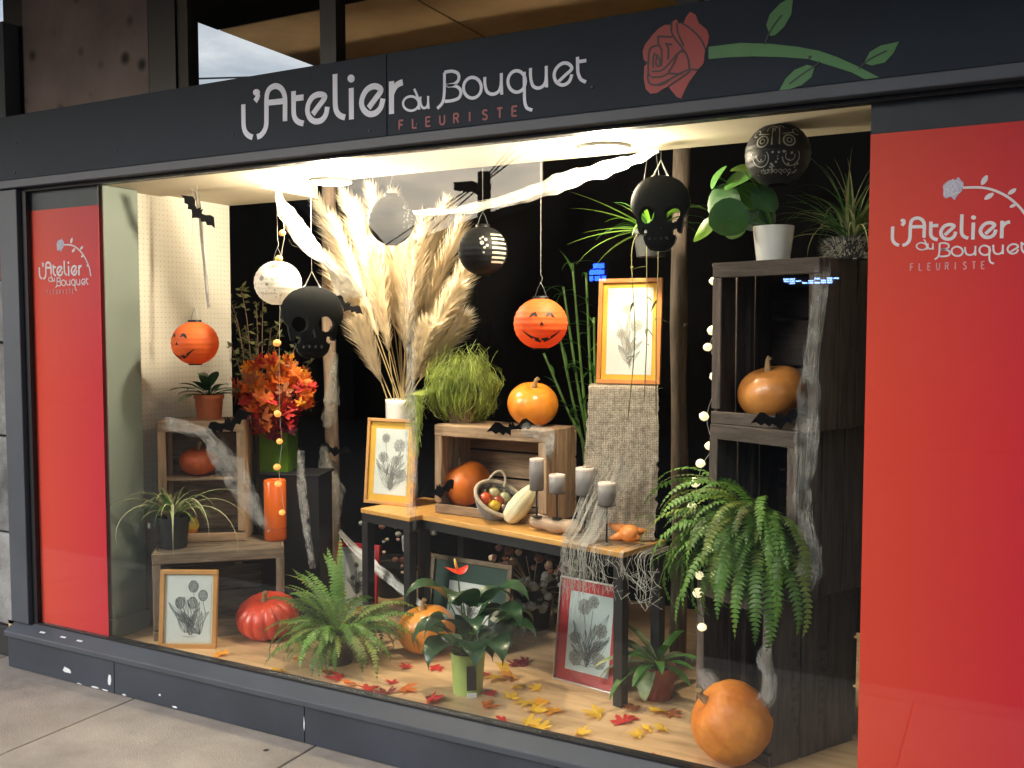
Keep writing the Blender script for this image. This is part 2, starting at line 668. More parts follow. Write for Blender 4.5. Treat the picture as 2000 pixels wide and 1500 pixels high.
def mirror(u, v, Y):
    p = P(u, v, Y)
    return Vector((p.x, -Y, p.z))


def street_house(label, prof, y, dep, wins):
    x0 = min(p[0] for p in prof)
    t = thing('street_house', label, 'house', (x0, y, -0.13), group='houses across the street')
    MB().prism([(a - x0, b + 0.13) for a, b in prof], -dep, 0).build('wall', house_m, t)
    top = sorted([q for q in prof if q[1] > 0.5])
    b = MB()
    for (xa, za), (xb, zb) in zip(top[:-1], top[1:]):
        if abs(xb - xa) > 0.3:
            b.add([(xa - x0, -dep - 0.2, za + 0.14), (xb - x0, -dep - 0.2, zb + 0.14), (xb - x0, 0.25, zb + 0.14), (xa - x0, 0.25, za + 0.14),
                   (xa - x0, -dep - 0.2, za + 0.3), (xb - x0, -dep - 0.2, zb + 0.3), (xb - x0, 0.25, zb + 0.3), (xa - x0, 0.25, za + 0.3)],
                  [(0, 1, 2, 3), (7, 6, 5, 4), (0, 4, 5, 1), (2, 6, 7, 3), (1, 5, 6, 2), (3, 7, 4, 0)])
    b.build('roof', roof_m, t)
    for wx, wz, ww, wh in wins:
        f = MB().box(wx - x0 - ww / 2, wx - x0 + ww / 2, 0.005, 0.05, wz + 0.13, wz + 0.13 + wh).build('window', roof_m, t)
        MB().box(wx - x0 - ww / 2 + 0.06, wx - x0 + ww / 2 - 0.06, 0.052, 0.06, wz + 0.19, wz + 0.07 + wh).build('pane', winm, f)
    return t


HY = 12.0
a = mirror(1060, 272, HY)
b_ = mirror(1060, 372, HY)
c_ = mirror(690, 508, HY)
d_ = mirror(525, 335, HY)
street_house('tall dark house across the street with two floors of windows', [(a.x, -0.13), (a.x + 12, -0.13), (a.x + 12, 7.6), (a.x, 7.6)], -HY, 6,
             [(a.x + 2, 3.6, 1.1, 1.5), (a.x + 5, 3.6, 1.1, 1.5), (a.x + 8, 3.6, 1.1, 1.5), (a.x + 1.8, 0.2, 1.4, 2.0)])
street_house('low dark house across the street adjoining the tall house', [(c_.x, -0.13), (a.x - 0.02, -0.13), (b_.x - 0.02, b_.z - 0.2), (c_.x, c_.z - 0.2)], -HY - 0.3, 3,
             [(c_.x + 2.2, 0.3, 1.2, 1.7)])
street_house('dark gabled house across the street beyond the low house', [(d_.x - 9, -0.13), (c_.x - 0.02, -0.13), (c_.x - 0.02, c_.z - 0.2), (d_.x, d_.z), (d_.x - 3.5, d_.z + 2.0), (d_.x - 9, d_.z)], -HY, 1.6,
             [(d_.x - 2.5, 0.4, 1.2, 1.6), (d_.x - 6, 0.4, 1.2, 1.6), (d_.x - 2.5, 3.0, 1.0, 1.3)])
pp = mirror(945, 336, 10.0)
tp_ = thing('utility_pole', 'dark wooden utility pole with street lamp across the road', 'pole', (pp.x, -10.0, -0.13))
MB().tube([(0, 0, 0), (0, 0, pp.z + 0.13)], [0.13, 0.10], 10).build('pole', BLKMET, tp_)
MB().tube([(0, 0, pp.z - 0.25), (-0.25, 0, pp.z - 0.1)], 0.03, 6).box(-0.5, -0.18, -0.08, 0.08, pp.z - 0.12, pp.z - 0.0).build('lamp_arm', BLKMET, tp_)
MB().box(-0.35, 0.1, -0.05, 0.05, pp.z - 0.15, pp.z - 0.05).build('crossarm', BLKMET, tp_)
for k_, (ea, eb) in enumerate((((1040, 225), (560, 590)), ((1060, 225), (600, 590)), ((1110, 215), (640, 610)))):
    e1, e2 = mirror(ea[0], ea[1], 9.0), mirror(eb[0], eb[1], 12.6)
    m0 = Vector((pp.x + 0.05 * k_, -10.0, pp.z - 0.1))
    tag(MB().tube([e1, m0.lerp(e1, 0.5) - Vector((0, 0, 0.05)), m0, m0.lerp(e2, 0.5) - Vector((0, 0, 0.1)), e2], 0.012, 4).build('overhead_cable', BLKMET),
        'thin black overhead cable running to the utility pole', 'cable', 'overhead cables')
for lab, u, v, wu, hv, cc, st in (('small blue neon shop sign across the street', 1168, 530, 34, 36, (0.02, 0.09, 1.0), 30),
                                  ('pale blue lit strip sign across the street', 1585, 548, 106, 12, (0.25, 0.42, 1.0), 18)):
    q = mirror(u, v, HY - 0.12)
    s_ = mpp((q.x, HY - 0.12, q.z))
    ww, hh = wu * s_, hv * s_
    t = thing('shop_sign', lab, 'sign', (q.x, -HY + 0.12, q.z))
    MB().box(-ww / 2 - 0.05, ww / 2 + 0.05, -0.1, 0.0, -hh / 2 - 0.05, hh / 2 + 0.05).build('backing', BLACK, t)
    b = MB()
    for i in range(9):
        xa = -ww / 2 + ww * i / 9
        for j in range(3):
            if random.random() < 0.72:
                b.box(xa, xa + ww / 11, 0.004, 0.03, -hh / 2 + hh * j / 3, -hh / 2 + hh * (j + 0.75) / 3)
    b.build('neon_tube', lamp_mat('neon_' + str(u), cc, st), t)
e1, e2 = P(300, 156, 9), P(640, 137, 14)
tag(MB().tube([e1, e1.lerp(e2, 0.5) - Vector((0, 0, 0.05)), e2], 0.018, 5).build('overhead_cable', BLKMET),
    'black overhead cable against the sky seen past the upper storey', 'cable')

# ================================================================== SHOPFRONT
sf = thing('shopfront', 'charcoal painted metal shopfront frame with plinth panels and sill', 'shopfront', (0, 0, 0))
plx = [-4.19, -3.455, -2.385, -1.31, -0.24, 0.85, 1.9]
for i in range(len(plx) - 1):
    bevel(MB().box(plx[i] + 0.0018, plx[i + 1] - 0.0018, -0.06, 0.015, 0.004, 0.152).build('plinth_panel', CHAR, sf), 0.002)
MB().box(-4.185, 1.9, -0.05, 0.0, 0.0, 0.15).build('plinth_backing', BLACK, sf)
sill = MB()
sill.add([(x, y, z) for x in (-4.19, 1.9) for y, z in ((-0.078, 0.156), (-0.078, 0.180), (-0.012, 0.214), (0.019, 0.214), (0.019, 0.156))],
         [(0, 1, 2, 3, 4), (9, 8, 7, 6, 5), (0, 5, 6, 1), (1, 6, 7, 2), (2, 7, 8, 3), (3, 8, 9, 4), (4, 9, 5, 0)])
bevel(sill.build('sill', CHAR2, sf), 0.003)
bevel(MB().box(-4.195, -4.068, -0.035, 0.05, 0.2145, 2.2488).build('post', CHAR2, sf), 0.004)
MB().box(-4.0675, -4.034, -0.012, 0.04, 0.2145, 2.2488).build('gasket', BLACK, sf)
MB().box(-4.034, 1.9, -0.011, 0.03, 0.2142, 0.222).build('gasket', BLACK, sf)
MB().box(-4.034, 1.9, -0.013, 0.03, 2.236, 2.2488).build('gasket', BLACK, sf)
bevel(MB().box(-4.195, 1.9, -0.05, 0.03, 2.25, 2.2885).build('head_trim', CHAR2, sf), 0.004)
chip = mat('bare_white_primer', (0.72, 0.74, 0.76), 0.7, 0.1, 30)
for u, v, ww, hh in ((131, 1309, 26, 13), (214, 1326, 12, 24), (155, 1336, 14, 4), (185, 1342, 22, 5), (205, 1348, 16, 3), (243, 1357, 12, 3),
                     (342, 1381, 16, 4), (312, 1357, 5, 6), (594, 1412, 4, 34)):
    p = P(u, v, -0.0605)
    s_ = mpp(p)
    n = 9
    pts = []
    for k_ in range(n):
        an = 2 * math.pi * k_ / n
        rr = random.uniform(0.6, 1.15)
        tri = (1 - 0.55 * max(0, math.sin(an))) if hh > 20 else 1
        pts.append((p.x + math.cos(an) * ww / 2 * s_ * 1.15 * rr * tri, max(0.006, p.z + math.sin(an) * hh / 2 * s_ * rr)))
    MB().prism(pts, -0.0612, -0.0595).build('paint_chip', chip, sf)
for u, v, ww in ((78, 1236, 14), (118, 1238, 22), (150, 1250, 14)):
    p = P(u, v, -0.045)
    b = MB()
    for k_ in range(3):
        x_ = p.x + k_ * 0.012
        b.add([(x_, -0.05, 0.1955), (x_ + 0.011, -0.048, 0.1966), (x_ + 0.012, -0.040, 0.2007), (x_ + 0.002, -0.042, 0.1996)], [(0, 1, 2, 3)])
    b.build('paint_chip', chip, sf)

pane = tag(MB().box(-4.033, 1.85, 0.0, 0.008, 0.2222, 2.2358).build('window_pane', G_PANE), 'large clear shop window pane mirroring sky and street', 'window')

# transom band over the fascia
tb = thing('upper_glazing', 'dark framed glazed band above the shop sign', 'window', (0, 0.1, 2.6))
for u0, u1 in ((290, 342), (625, 656), (1320, 1364)):
    x0, x1 = P(u0, 80, 0.1).x, P(u1, 80, 0.1).x
    MB().box(x0, x1, 0.0, 0.06, 0.0, 0.75).build('mullion', BLACK, tb)
x0, x1 = P(342, 80, 0.12).x, P(370, 80, 0.12).x
MB().box(x0 + 0.001, x1, 0.01, 0.07, 0.0, 0.75).build('mullion', mat('dark_olive_frame', (0.03, 0.028, 0.02), 0.6), tb)
MB().box(P(370, 80, 0.14).x, 2.2, 0.035, 0.041, 0.0, 0.75).build('pane', glass('upper_glass', (0.95, 0.95, 0.93), 0.5), tb)
cp = thing('concrete_wall_panel', 'brown stained concrete wall panel above the sign beside the sky opening', 'wall panel', (0, 0.1, 2.57))
cm = mat('stained_brown_concrete', (0.22, 0.17, 0.15), 0.85, 0.25, 3, 0.2, 40)
t = cm.node_tree
bs = t.nodes['Principled BSDF']
base = bs.inputs['Base Color'].links[0].from_socket
v_ = t.nodes.new('ShaderNodeTexVoronoi')
v_.inputs['Scale'].default_value = 7.5
g_ = t.nodes.new('ShaderNodeNewGeometry')
t.links.new(g_.outputs['Position'], v_.inputs['Vector'])
mr = t.nodes.new('ShaderNodeMapRange')
mr.inputs['From Min'].default_value = 0.10
mr.inputs['From Max'].default_value = 0.28
t.links.new(v_.outputs['Distance'], mr.inputs['Value'])
mm = t.nodes.new('ShaderNodeMix')
mm.data_type = 'RGBA'
t.links.new(mr.outputs['Result'], mm.inputs[0])
mm.inputs[6].default_value = (0.035, 0.028, 0.025, 1)
t.links.new(base, mm.inputs[7])
t.links.new(mm.outputs[2], bs.inputs['Base Color'])
x0, x1 = P(45, 100, 0.1).x, P(290, 100, 0.1).x
MB().box(x0, x1 - 0.002, 0, 0.08, 0, 0.78).build('panel', cm, cp)
MB().box(x0 - 0.14, x0 - 0.001, 0.0, 0.08, 0, 0.78).build('dark_joint', BLACK, cp)

# ---- fascia sign: panels, screws, lettering, rose
SY = -0.042
sg = thing('fascia_sign', 'long charcoal fascia sign reading l\'Atelier du Bouquet Fleuriste with a red rose', 'sign', (0, 0, 2.312))


def sgn(b, name, m):
    "meshes drawn in world x,z are stored relative to the sign"
    b.v = [(x, y, z - 2.312) for x, y, z in b.v]
    return b.build(name, m, sg)


for x0, x1 in ((-4.195, -1.9905), (-1.9875, 1.9)):
    bevel(sgn(MB().box(x0, x1, SY, 0.03, 2.290, 2.578), 'sign_panel', SIGNP), 0.002)
sgn(MB().box(-1.9905, -1.9875, SY + 0.004, 0.02, 2.2905, 2.576), 'panel_joint', mat('pale_joint', (0.25, 0.26, 0.28), 0.5))
scr = mat('dull_screw_metal', (0.05, 0.052, 0.056), 0.5, metal=0.6)
for u, v in ((31, 281), (29, 337), (227, 292), (241, 330), (455, 264), (722, 255), (1157, 170), (815, 243), (1420, 205), (1582, 112)):
    p = P(u, v, SY)
    b = MB()
    n = 10
    vs_ = [(p.x + 0.006 * math.cos(2 * math.pi * k_ / n), SY, p.z + 0.006 * math.sin(2 * math.pi * k_ / n)) for k_ in range(n)]
    vs_ += [(p.x + 0.004 * math.cos(2 * math.pi * k_ / n), SY - 0.003, p.z + 0.004 * math.sin(2 * math.pi * k_ / n)) for k_ in range(n)]
    b.add(vs_, [(k_, (k_ + 1) % n, (k_ + 1) % n + n, k_ + n) for k_ in range(n)] + [tuple(range(2 * n - 1, n - 1, -1))])
    sgn(b, 'screw', scr)


def sp3(zx, zy):      # measured points of the sign, in metres on its plane
    p = P(450 + zx / 5.714, 60 + zy / 5.714, SY)
    return (p.x, p.z)


def sp2(zx, zy):
    p = P(650 + zx / 2.857, zy / 2.857, SY)
    return (p.x, p.z)


def sp4(zx, zy):
    p = P(1220 + zx / 7.5, 10 + zy / 7.5, SY)
    return (p.x, p.z)


def sp5(zx, zy):
    p = P(1300 + zx / 2.857, zy / 2.857, SY)
    return (p.x, p.z)


def ring(cx, cy, rx, ry, n=22, a0=0, a1=360):
    return [(cx + rx * math.cos(R(a0 + (a1 - a0) * i / n)), cy + ry * math.sin(R(a0 + (a1 - a0) * i / n))) for i in range(n if a1 - a0 == 360 else n + 1)]


# each letter: list of (points, closed)
ATELIER = [
    [([(147, 822), (148, 980), (152, 1070), (170, 1130), (205, 1170), (250, 1190)], 0)],
    [(ring(293, 690, 38, 38, 16), 3), ([(310, 712), (304, 745), (278, 788)], 0)],
    [([(300, 1187), (345, 1165), (385, 1110), (403, 1040), (405, 920), (405, 780), (414, 700), (445, 645), (505, 618), (562, 640), (598, 695), (612, 770), (612, 900), (612, 1010)], 0), ([(420, 805), (600, 786)], 1)],
    [([(706, 675), (707, 800), (710, 920), (725, 980), (765, 1020), (818, 1036)], 0), ([(712, 757), (818, 744)], 1)],
    [([(922, 932), (990, 840), (1055, 748), (1030, 715), (970, 715), (912, 750), (872, 825), (863, 905), (890, 975), (948, 1013), (1020, 998), (1068, 935), (1084, 850)], 0)],
    [([(1170, 485), (1171, 700), (1174, 840), (1190, 908), (1230, 950), (1282, 968)], 0)],
    [([(1351, 640), (1352, 815), (1353, 990)], 1), (ring(1350, 535, 40, 44, 16), 3)],
    [([(1545, 862), (1612, 770), (1680, 672), (1650, 630), (1592, 622), (1525, 660), (1480, 735), (1466, 815), (1492, 885), (1550, 930), (1622, 918), (1680, 858), (1705, 758)], 0)],
    [([(1800, 565), (1800, 750), (1800, 930)], 1), ([(1806, 700), (1830, 645), (1870, 600), (1926, 576)], 0)],
]
DU = [
    [(ring(437, 578, 44, 40), 2), ([(455, 496), (466, 520), (477, 550), (482, 580), (483, 612)], 0)],
    [([(490, 540), (490, 572), (500, 598), (515, 603), (529, 590), (533, 565), (533, 536)], 0), ([(533, 560), (536, 608)], 1)],
]
BOUQ = [
    [([(624, 405), (624, 480), (622, 530), (612, 575), (584, 606)], 0), ([(624, 404), (668, 398), (700, 412), (703, 445), (678, 470), (640, 478), (690, 482), (715, 508), (706, 545), (668, 562), (626, 566)], 0)],
    [(ring(780, 490, 50, 58), 2)],
    [([(849, 430), (850, 470), (862, 512), (893, 526), (926, 510), (940, 470), (941, 408)], 0), ([(941, 450), (944, 528)], 1)],
    [(ring(1027, 455, 49, 60), 2), ([(1069, 402), (1070, 500), (1072, 565), (1084, 602), (1114, 615)], 0)],
    [([(1104, 380), (1105, 430), (1117, 478), (1148, 492), (1178, 476), (1191, 440), (1192, 368)], 0), ([(1192, 420), (1195, 488)], 1)],
    [([(1258, 458), (1298, 420), (1334, 384), (1315, 356), (1280, 355), (1247, 384), (1236, 422), (1250, 460), (1285, 475), (1320, 455), (1335, 415)], 0)],
    [([(1366, 318), (1367, 370), (1370, 410), (1385, 443), (1413, 458)], 0), ([(1369, 345), (1415, 338)], 1)],
]
FL = {'F': [[(0, 0), (0, 1)], [(0, 1), (.6, 1)], [(0, .52), (.5, .52)]], 'L': [[(0, 1), (0, 0)], [(0, 0), (.58, 0)]],
      'E': [[(0, 0), (0, 1)], [(0, 1), (.6, 1)], [(0, .52), (.52, .52)], [(0, 0), (.6, 0)]],
      'U': [[(0, 1), (0, .3), (.1, .07), (.32, 0), (.54, .07), (.64, .3), (.64, 1)]],
      'R': [[(0, 0), (0, 1)], [(0, 1), (.4, 1), (.58, .88), (.58, .64), (.4, .52), (0, .52)], [(.34, .52), (.62, 0)]],
      'I': [[(0, 0), (0, 1)]], 'S': [[(.58, .86), (.44, .98), (.2, .99), (.04, .86), (.06, .66), (.3, .53), (.52, .42), (.6, .22), (.48, .04), (.22, 0), (.0, .12)]],
      'T': [[(.32, 0), (.32, 1)], [(-.02, 1), (.66, 1)]]}


def glyph_plane(letters, mapf):
    res = []
    for g in letters:
        s = []
        for pts, cl in g:
            if cl == 0:
                pts = smoothpath(pts, 5)
            s.append(([mapf(*q) for q in pts], 'disc' if cl == 3 else cl == 2))
        res.append(s)
    return res


GA, GD, GB = glyph_plane(ATELIER, sp3), glyph_plane(DU, sp2), glyph_plane(BOUQ, sp2)
f0, f1 = sp2(372, 724), sp2(1030, 662)
fh = abs(sp2(372, 724)[1] - sp2(372, 674)[1])
GF = []
step = (f1[0] - f0[0] - 0.6 * fh) / 8
for i, ch in enumerate('FLEURISTE'):
    ox = f0[0] + step * i + (0.2 * fh if ch == 'I' else 0)
    GF.append([([(ox + x * fh * 0.95, f0[1] + z * fh) for x, z in s], False) for s in FL[ch]])

white_l = mat('white_lettering', (0.78, 0.81, 0.90), 0.5, 0.04)
red_l = mat('dull_red_lettering', (0.30, 0.05, 0.06), 0.5, 0.06)


def put_letters(groups, tf, y0, y1, m, finish, name):
    for letters, wd in groups:
        for g in letters:
            b = MB()
            for k_, (pts, closed) in enumerate(g):
                if closed == 'disc':
                    b.prism([tf(q) for q in pts], y0 - 0.0003 * k_, y1 - 0.00005 * k_)
                else:
                    b.stroke([tf(q) for q in pts], wd, y0 - 0.0003 * k_, y1 - 0.00005 * k_, closed)
            finish(b, name, m)


I_ = lambda q: q
put_letters([(GA, 0.0215), (GD, 0.0085), (GB, 0.0108)], I_, SY - 0.0016, SY - 0.0002, white_l, sgn, 'letter')
put_letters([(GF, 0.0062)], I_, SY - 0.0016, SY - 0.0002, red_l, sgn, 'letter')

ROSE = [(590, 292), (680, 290), (702, 240), (760, 212), (800, 275), (868, 262), (900, 180), (960, 100), (1040, 140), (1085, 260), (1205, 360), (1240, 460), (1222, 560),
        (1172, 700), (1162, 850), (1085, 940), (1030, 1010), (952, 1120), (882, 1250), (832, 1372), (760, 1342), (672, 1232), (640, 1190), (560, 1232), (480, 1290),
        (382, 1300), (312, 1232), (282, 1080), (290, 900), (342, 850), (282, 800), (265, 680), (300, 580), (400, 450), (500, 345)]
ROSEL = [[(690, 250), (690, 400), (760, 520), (840, 620), (850, 700)], [(765, 260), (780, 400), (830, 520), (870, 600)], [(850, 270), (960, 340), (1080, 450), (1150, 560), (1190, 660)],
         [(490, 460), (600, 465), (700, 470)], [(495, 460), (495, 560), (540, 650), (545, 780), (540, 900)], [(490, 590), (400, 620), (360, 690), (350, 840), (350, 1000), (380, 1040)],
         [(600, 560), (640, 640), (640, 800)], [(600, 570), (700, 580)], [(450, 700), (420, 780), (420, 920)], [(480, 720), (460, 860), (500, 900), (520, 820), (500, 760)],
         [(400, 970), (540, 960), (660, 850), (770, 720), (850, 660)], [(860, 650), (930, 780), (950, 950)], [(1080, 950), (940, 950), (780, 1020), (620, 1110), (480, 1170)],
         [(780, 700), (720, 860), (640, 990)], [(640, 1000), (780, 1010), (860, 1000)], [(390, 1060), (540, 1050), (640, 1000)], [(340, 1010), (350, 1120), (420, 1170), (560, 1160), (660, 1090)],
         [(640, 1190), (760, 1110), (880, 1030), (960, 970)], [(300, 830), (350, 860)]]
STEM = [(240, 262), (420, 240), (580, 245), (740, 262), (860, 285), (960, 320), (1060, 365), (1192, 432), (1115, 444), (1040, 405), (930, 370), (800, 330), (640, 318), (480, 315), (350, 320), (240, 330)]
LEAVES = [[(585, 202), (562, 140), (582, 80), (640, 20), (690, -8), (712, -14), (702, 80), (662, 150), (612, 196)], [(1108, 352), (1140, 290), (1200, 255), (1302, 233), (1270, 300), (1222, 350), (1150, 366)],
          [(634, 506), (670, 440), (720, 390), (790, 362), (832, 374), (815, 430), (760, 475), (690, 500)]]
LEAFL = [[(555, 250), (570, 205), (600, 150), (650, 85)], [(1080, 385), (1108, 355), (1160, 320), (1235, 285)], [(862, 345), (830, 372), (770, 410), (690, 470)]]
red_r = mat('rose_red_print', (0.32, 0.038, 0.032), 0.5, 0.1, 6)
green_r = mat('stem_green_print', (0.065, 0.20, 0.065), 0.5, 0.12, 6)
dk_r = mat('rose_outline_print', (0.03, 0.012, 0.014), 0.5)
dkg_r = mat('leaf_outline_print', (0.02, 0.035, 0.025), 0.5)


def rose_on(mapr, maps, y, finish, mr_, ms_, ml_, mg_, wl):
    finish(MB().prism([mapr(sp4(*q)) for q in ROSE], y - 0.0016, y - 0.0002), 'rose', mr_)
    b = MB()
    for s in ROSEL:
        b.stroke([mapr(sp4(*q)) for q in smoothpath(s, 3)], wl, y - 0.0024 - 0.00003 * ROSEL.index(s), y - 0.0017)
    finish(b, 'petal_outline', ml_)
    finish(MB().prism([maps(sp5(*q)) for q in STEM], y - 0.0016, y - 0.0002), 'stem', ms_)
    for lf, li in zip(LEAVES, LEAFL):
        finish(MB().prism([maps(sp5(*q)) for q in lf], y - 0.0015, y - 0.0003), 'leaf', ms_)
        if mg_:
            finish(MB().stroke([maps(sp5(*q)) for q in smoothpath(li, 3)], wl * 0.8, y - 0.0024, y - 0.0017), 'leaf_vein', mg_)


rose_on(I_, I_, SY, sgn, red_r, green_r, dk_r, dkg_r, 0.0055)

# ---- the two red window panels with the white logo


def red_mat(name, x0, x1):
    m = bpy.data.materials.new(name)
    m.use_nodes = True
    t = m.node_tree
    b = t.nodes['Principled BSDF']
    b.inputs['Roughness'].default_value = 0.45
    g = t.nodes.new('ShaderNodeNewGeometry')
    s = t.nodes.new('ShaderNodeSeparateXYZ')
    t.links.new(g.outputs['Position'], s.inputs[0])
    mr = t.nodes.new('ShaderNodeMapRange')
    mr.inputs['From Min'].default_value = x0
    mr.inputs['From Max'].default_value = x1
    t.links.new(s.outputs['X'], mr.inputs['Value'])
    r = t.nodes.new('ShaderNodeValToRGB')
    r.color_ramp.elements[0].color = (0.74, 0.058, 0.026, 1)
    r.color_ramp.elements[1].color = (0.60, 0.010, 0.030, 1)
    t.links.new(mr.outputs['Result'], r.inputs['Fac'])
    t.links.new(r.outputs['Color'], b.inputs['Base Color'])
    return m


white_p = mat('white_panel_print', (0.8, 0.74, 0.78), 0.5, 0.04)
pink_p = mat('pink_panel_print', (0.72, 0.36, 0.38), 0.5, 0.04)
lil_p = mat('lilac_rose_print', (0.55, 0.50, 0.66), 0.5, 0.04)


def sp8(zx, zy):
    p = P(1600 + zx / 3, 200 + zy / 3, 0.01)
    return (p.x, p.z)


def bbox(gs):
    q = [p for g in gs for s, c in g for p in s]
    return min(p[0] for p in q), max(p[0] for p in q), min(p[1] for p in q), max(p[1] for p in q)


def fit(gs, x0, x1, zb, zt):
    a0, a1, b0, b1 = bbox(gs)
    return lambda q: (x0 + (q[0] - a0) * (x1 - x0) / (a1 - a0), zb + (q[1] - b0) * (zt - zb) / (b1 - b0))


def window_panel(x0, x1, label, dx):
    t = thing('window_panel', label, 'window panel', (x0, 0.0, 0.2225), group='red printed window panels')

    def fin(b, name, m):
        b.v = [(x - x0, y, z - 0.2225) for x, y, z in b.v]
        return b.build(name, m, t)
    fin(MB().box(x0, x1, 0.0115, 0.0125, 0.2225, 2.15), 'red_film', red_mat('red_gradient_print_%d' % len(_M) + str(dx), x0, x0 + 0.49))
    fin(MB().box(x0 - 0.0, x1, 0.0113, 0.0127, 2.1505, 2.235), 'charcoal_band', mat('charcoal_film', (0.032, 0.036, 0.046), 0.4))
    y = 0.0112
    sh = lambda f: (lambda q: (f(q)[0] + dx, f(q)[1]))
    a_, b_ = sp8(428, 830), sp8(1120, 655)
    fa = fit(GA, a_[0], b_[0], sp8(470, 838)[1], sp8(850, 655)[1])
    put_letters([(GA, 0.0088)], sh(fa), y - 0.0012, y - 0.0002, white_p, fin, 'letter')
    fd = fit(GD, sp8(570, 850)[0], sp8(668, 850)[0], sp8(600, 865)[1], sp8(655, 800)[1])
    fb = fit(GB, sp8(678, 850)[0], sp8(678, 850)[0] + 0.222, sp8(1000, 945)[1], sp8(1180, 806)[1])
    for gs, ff, wd in ((GD, fd, 0.0036), (GB, fb, 0.0046)):
        put_letters([(gs, wd)], sh(ff), y - 0.0012, y - 0.0002, white_p, fin, 'letter')
    ff = fit(GF, sp8(535, 960)[0], sp8(968, 960)[0], sp8(540, 985)[1], sp8(965, 932)[1])
    put_letters([(GF, 0.0030)], sh(ff), y - 0.0012, y - 0.0002, pink_p, fin, 'letter')
    # small rose on a long arching stem
    rb = [sp4(*q) for q in ROSE]
    rx0, rx1, rz0, rz1 = min(q[0] for q in rb), max(q[0] for q in rb), min(q[1] for q in rb), max(q[1] for q in rb)
    t0, t1 = sp8(722, 575), sp8(848, 435)
    mapr = lambda q: (dx + t0[0] + (q[0] - rx0) * (t1[0] - t0[0]) / (rx1 - rx0), t0[1] + (q[1] - rz0) * (t1[1] - t0[1]) / (rz1 - rz0))
    fin(MB().prism([mapr(q) for q in rb], y - 0.0012, y - 0.0002), 'rose', lil_p)
    b = MB()
    for s in ROSEL:
        b.stroke([mapr(sp4(*q)) for q in s], 0.0016, y - 0.0018 - 0.00003 * ROSEL.index(s), y - 0.0013)
    fin(b, 'petal_outline', white_p)
    st = [sp8(*q) for q in ((842, 500), (930, 498), (1010, 510), (1090, 545), (1150, 590), (1200, 645), (1245, 720), (1262, 800))]
    fin(MB().stroke([(x + dx, z) for x, z in smoothpath(st, 4)], 0.0062, y - 0.0012, y - 0.0002), 'stem', white_p)
    for (cx, cy, an, ln) in ((968, 455, 62, 70), (995, 550, 35, 66), (1130, 522, 35, 60), (1135, 605, 25, 44), (1215, 690, 70, 44)):
        c0 = sp8(cx, cy)
        s_ = abs(sp8(cx + 100, cy)[0] - c0[0]) / 100
        l2, w2 = ln * s_ / 2, ln * s_ * 0.24
        e = (math.cos(R(an)), math.sin(R(an)))
        pts = [(c0[0] + dx + e[0] * l2 * math.cos(q) - e[1] * w2 * math.sin(q) * abs(math.sin(q)) ** 0.4, c0[1] + e[1] * l2 * math.cos(q) + e[0] * w2 * math.sin(q) * abs(math.sin(q)) ** 0.4)
               for q in [2 * math.pi * i / 14 for i in range(14)]]
        fin(MB().prism(pts, y - 0.0012, y - 0.0002), 'leaf', white_p)


window_panel(-4.033, -3.573, 'narrow red window panel with white logo beside the pale green column', -3.672)
window_panel(-0.372, 0.12, 'red window panel with white logo beside the tall stack of crates', 0.0)

# ================================================================== LAMPS (the lit spots in the window ceiling)
alu = mat('white_lamp_housing', (0.7, 0.69, 0.66), 0.4)
for k_, (u, v, lab, en) in enumerate(((646, 352, 'lit round ceiling spotlight above the pampas grass', 44.0), (1180, 286, 'lit round ceiling spotlight between the web and the black skull lantern', 25.0))):
    p = Z(u, v, CEIL)
    t = thing('ceiling_spotlight', lab, 'spotlight', (p.x, p.y, CEIL - 0.004), group='ceiling spotlights')
    MB().lathe([(0.092, 0.003), (0.092, -0.006), (0.080, -0.009), (0.078, -0.004), (0.001, -0.003)], 28, None, (0, 0, 0), False).build('housing', alu, t, True)
    MB().lathe([(0.0765, -0.0045), (0.0765, -0.0055), (0.001, -0.006)], 28, None, (0, 0, 0), False).build('lens', lamp_mat('lit_lens', (1.0, 0.86, 0.66), 40), t)
    ld = bpy.data.lights.new('spot_glow', 'POINT')
    ld.shadow_soft_size = 0.045
    ld.energy = en
    ld.color = (1.0, 0.85, 0.63)
    lo = bpy.data.objects.new('spot_glow', ld)
    col.objects.link(lo)
    lo.parent = t
    lo.location = (0, 0, -0.075)

# ================================================================== MATERIALS OF THE DISPLAY
crate_wood = mat('weathered_crate_wood', (0.28, 0.18, 0.10), 0.75, 0.35, 5, 0.3, 30, stretch=(1.2, 10, 10), rnd=0.16, c2=(0.38, 0.25, 0.15))
old_wood = mat('dark_old_crate_wood', (0.050, 0.037, 0.031), 0.8, 0.35, 5, 0.3, 30, stretch=(1.2, 10, 10), rnd=0.2, c2=(0.074, 0.055, 0.046))
gold_wood = mat('honey_wood', (0.56, 0.29, 0.075), 0.45, 0.2, 6, 0.06, 40, stretch=(2, 12, 12))
paper = mat('white_paper', (0.72, 0.74, 0.71), 0.75, 0.03)
ink = mat('grey_ink', (0.10, 0.11, 0.11), 0.8, 0.2, 40)
ink2 = mat('pale_ink_wash', (0.36, 0.38, 0.37), 0.8, 0.55, 160)
orange_pk = mat('orange_pumpkin_skin', (0.62, 0.20, 0.025), 0.38, 0.16, 6, 0.05, 40, c2=(0.74, 0.29, 0.04), coat=0.15)
red_pk = mat('scarlet_pumpkin_skin', (0.62, 0.055, 0.022), 0.38, 0.18, 7, 0.08, 40, coat=0.2)
rust_pk = mat('rust_pumpkin_skin', (0.62, 0.11, 0.02), 0.4, 0.2, 7, 0.05, 40, coat=0.15)
stalk = mat('dry_stalk', (0.30, 0.20, 0.09), 0.8, 0.3, 30)
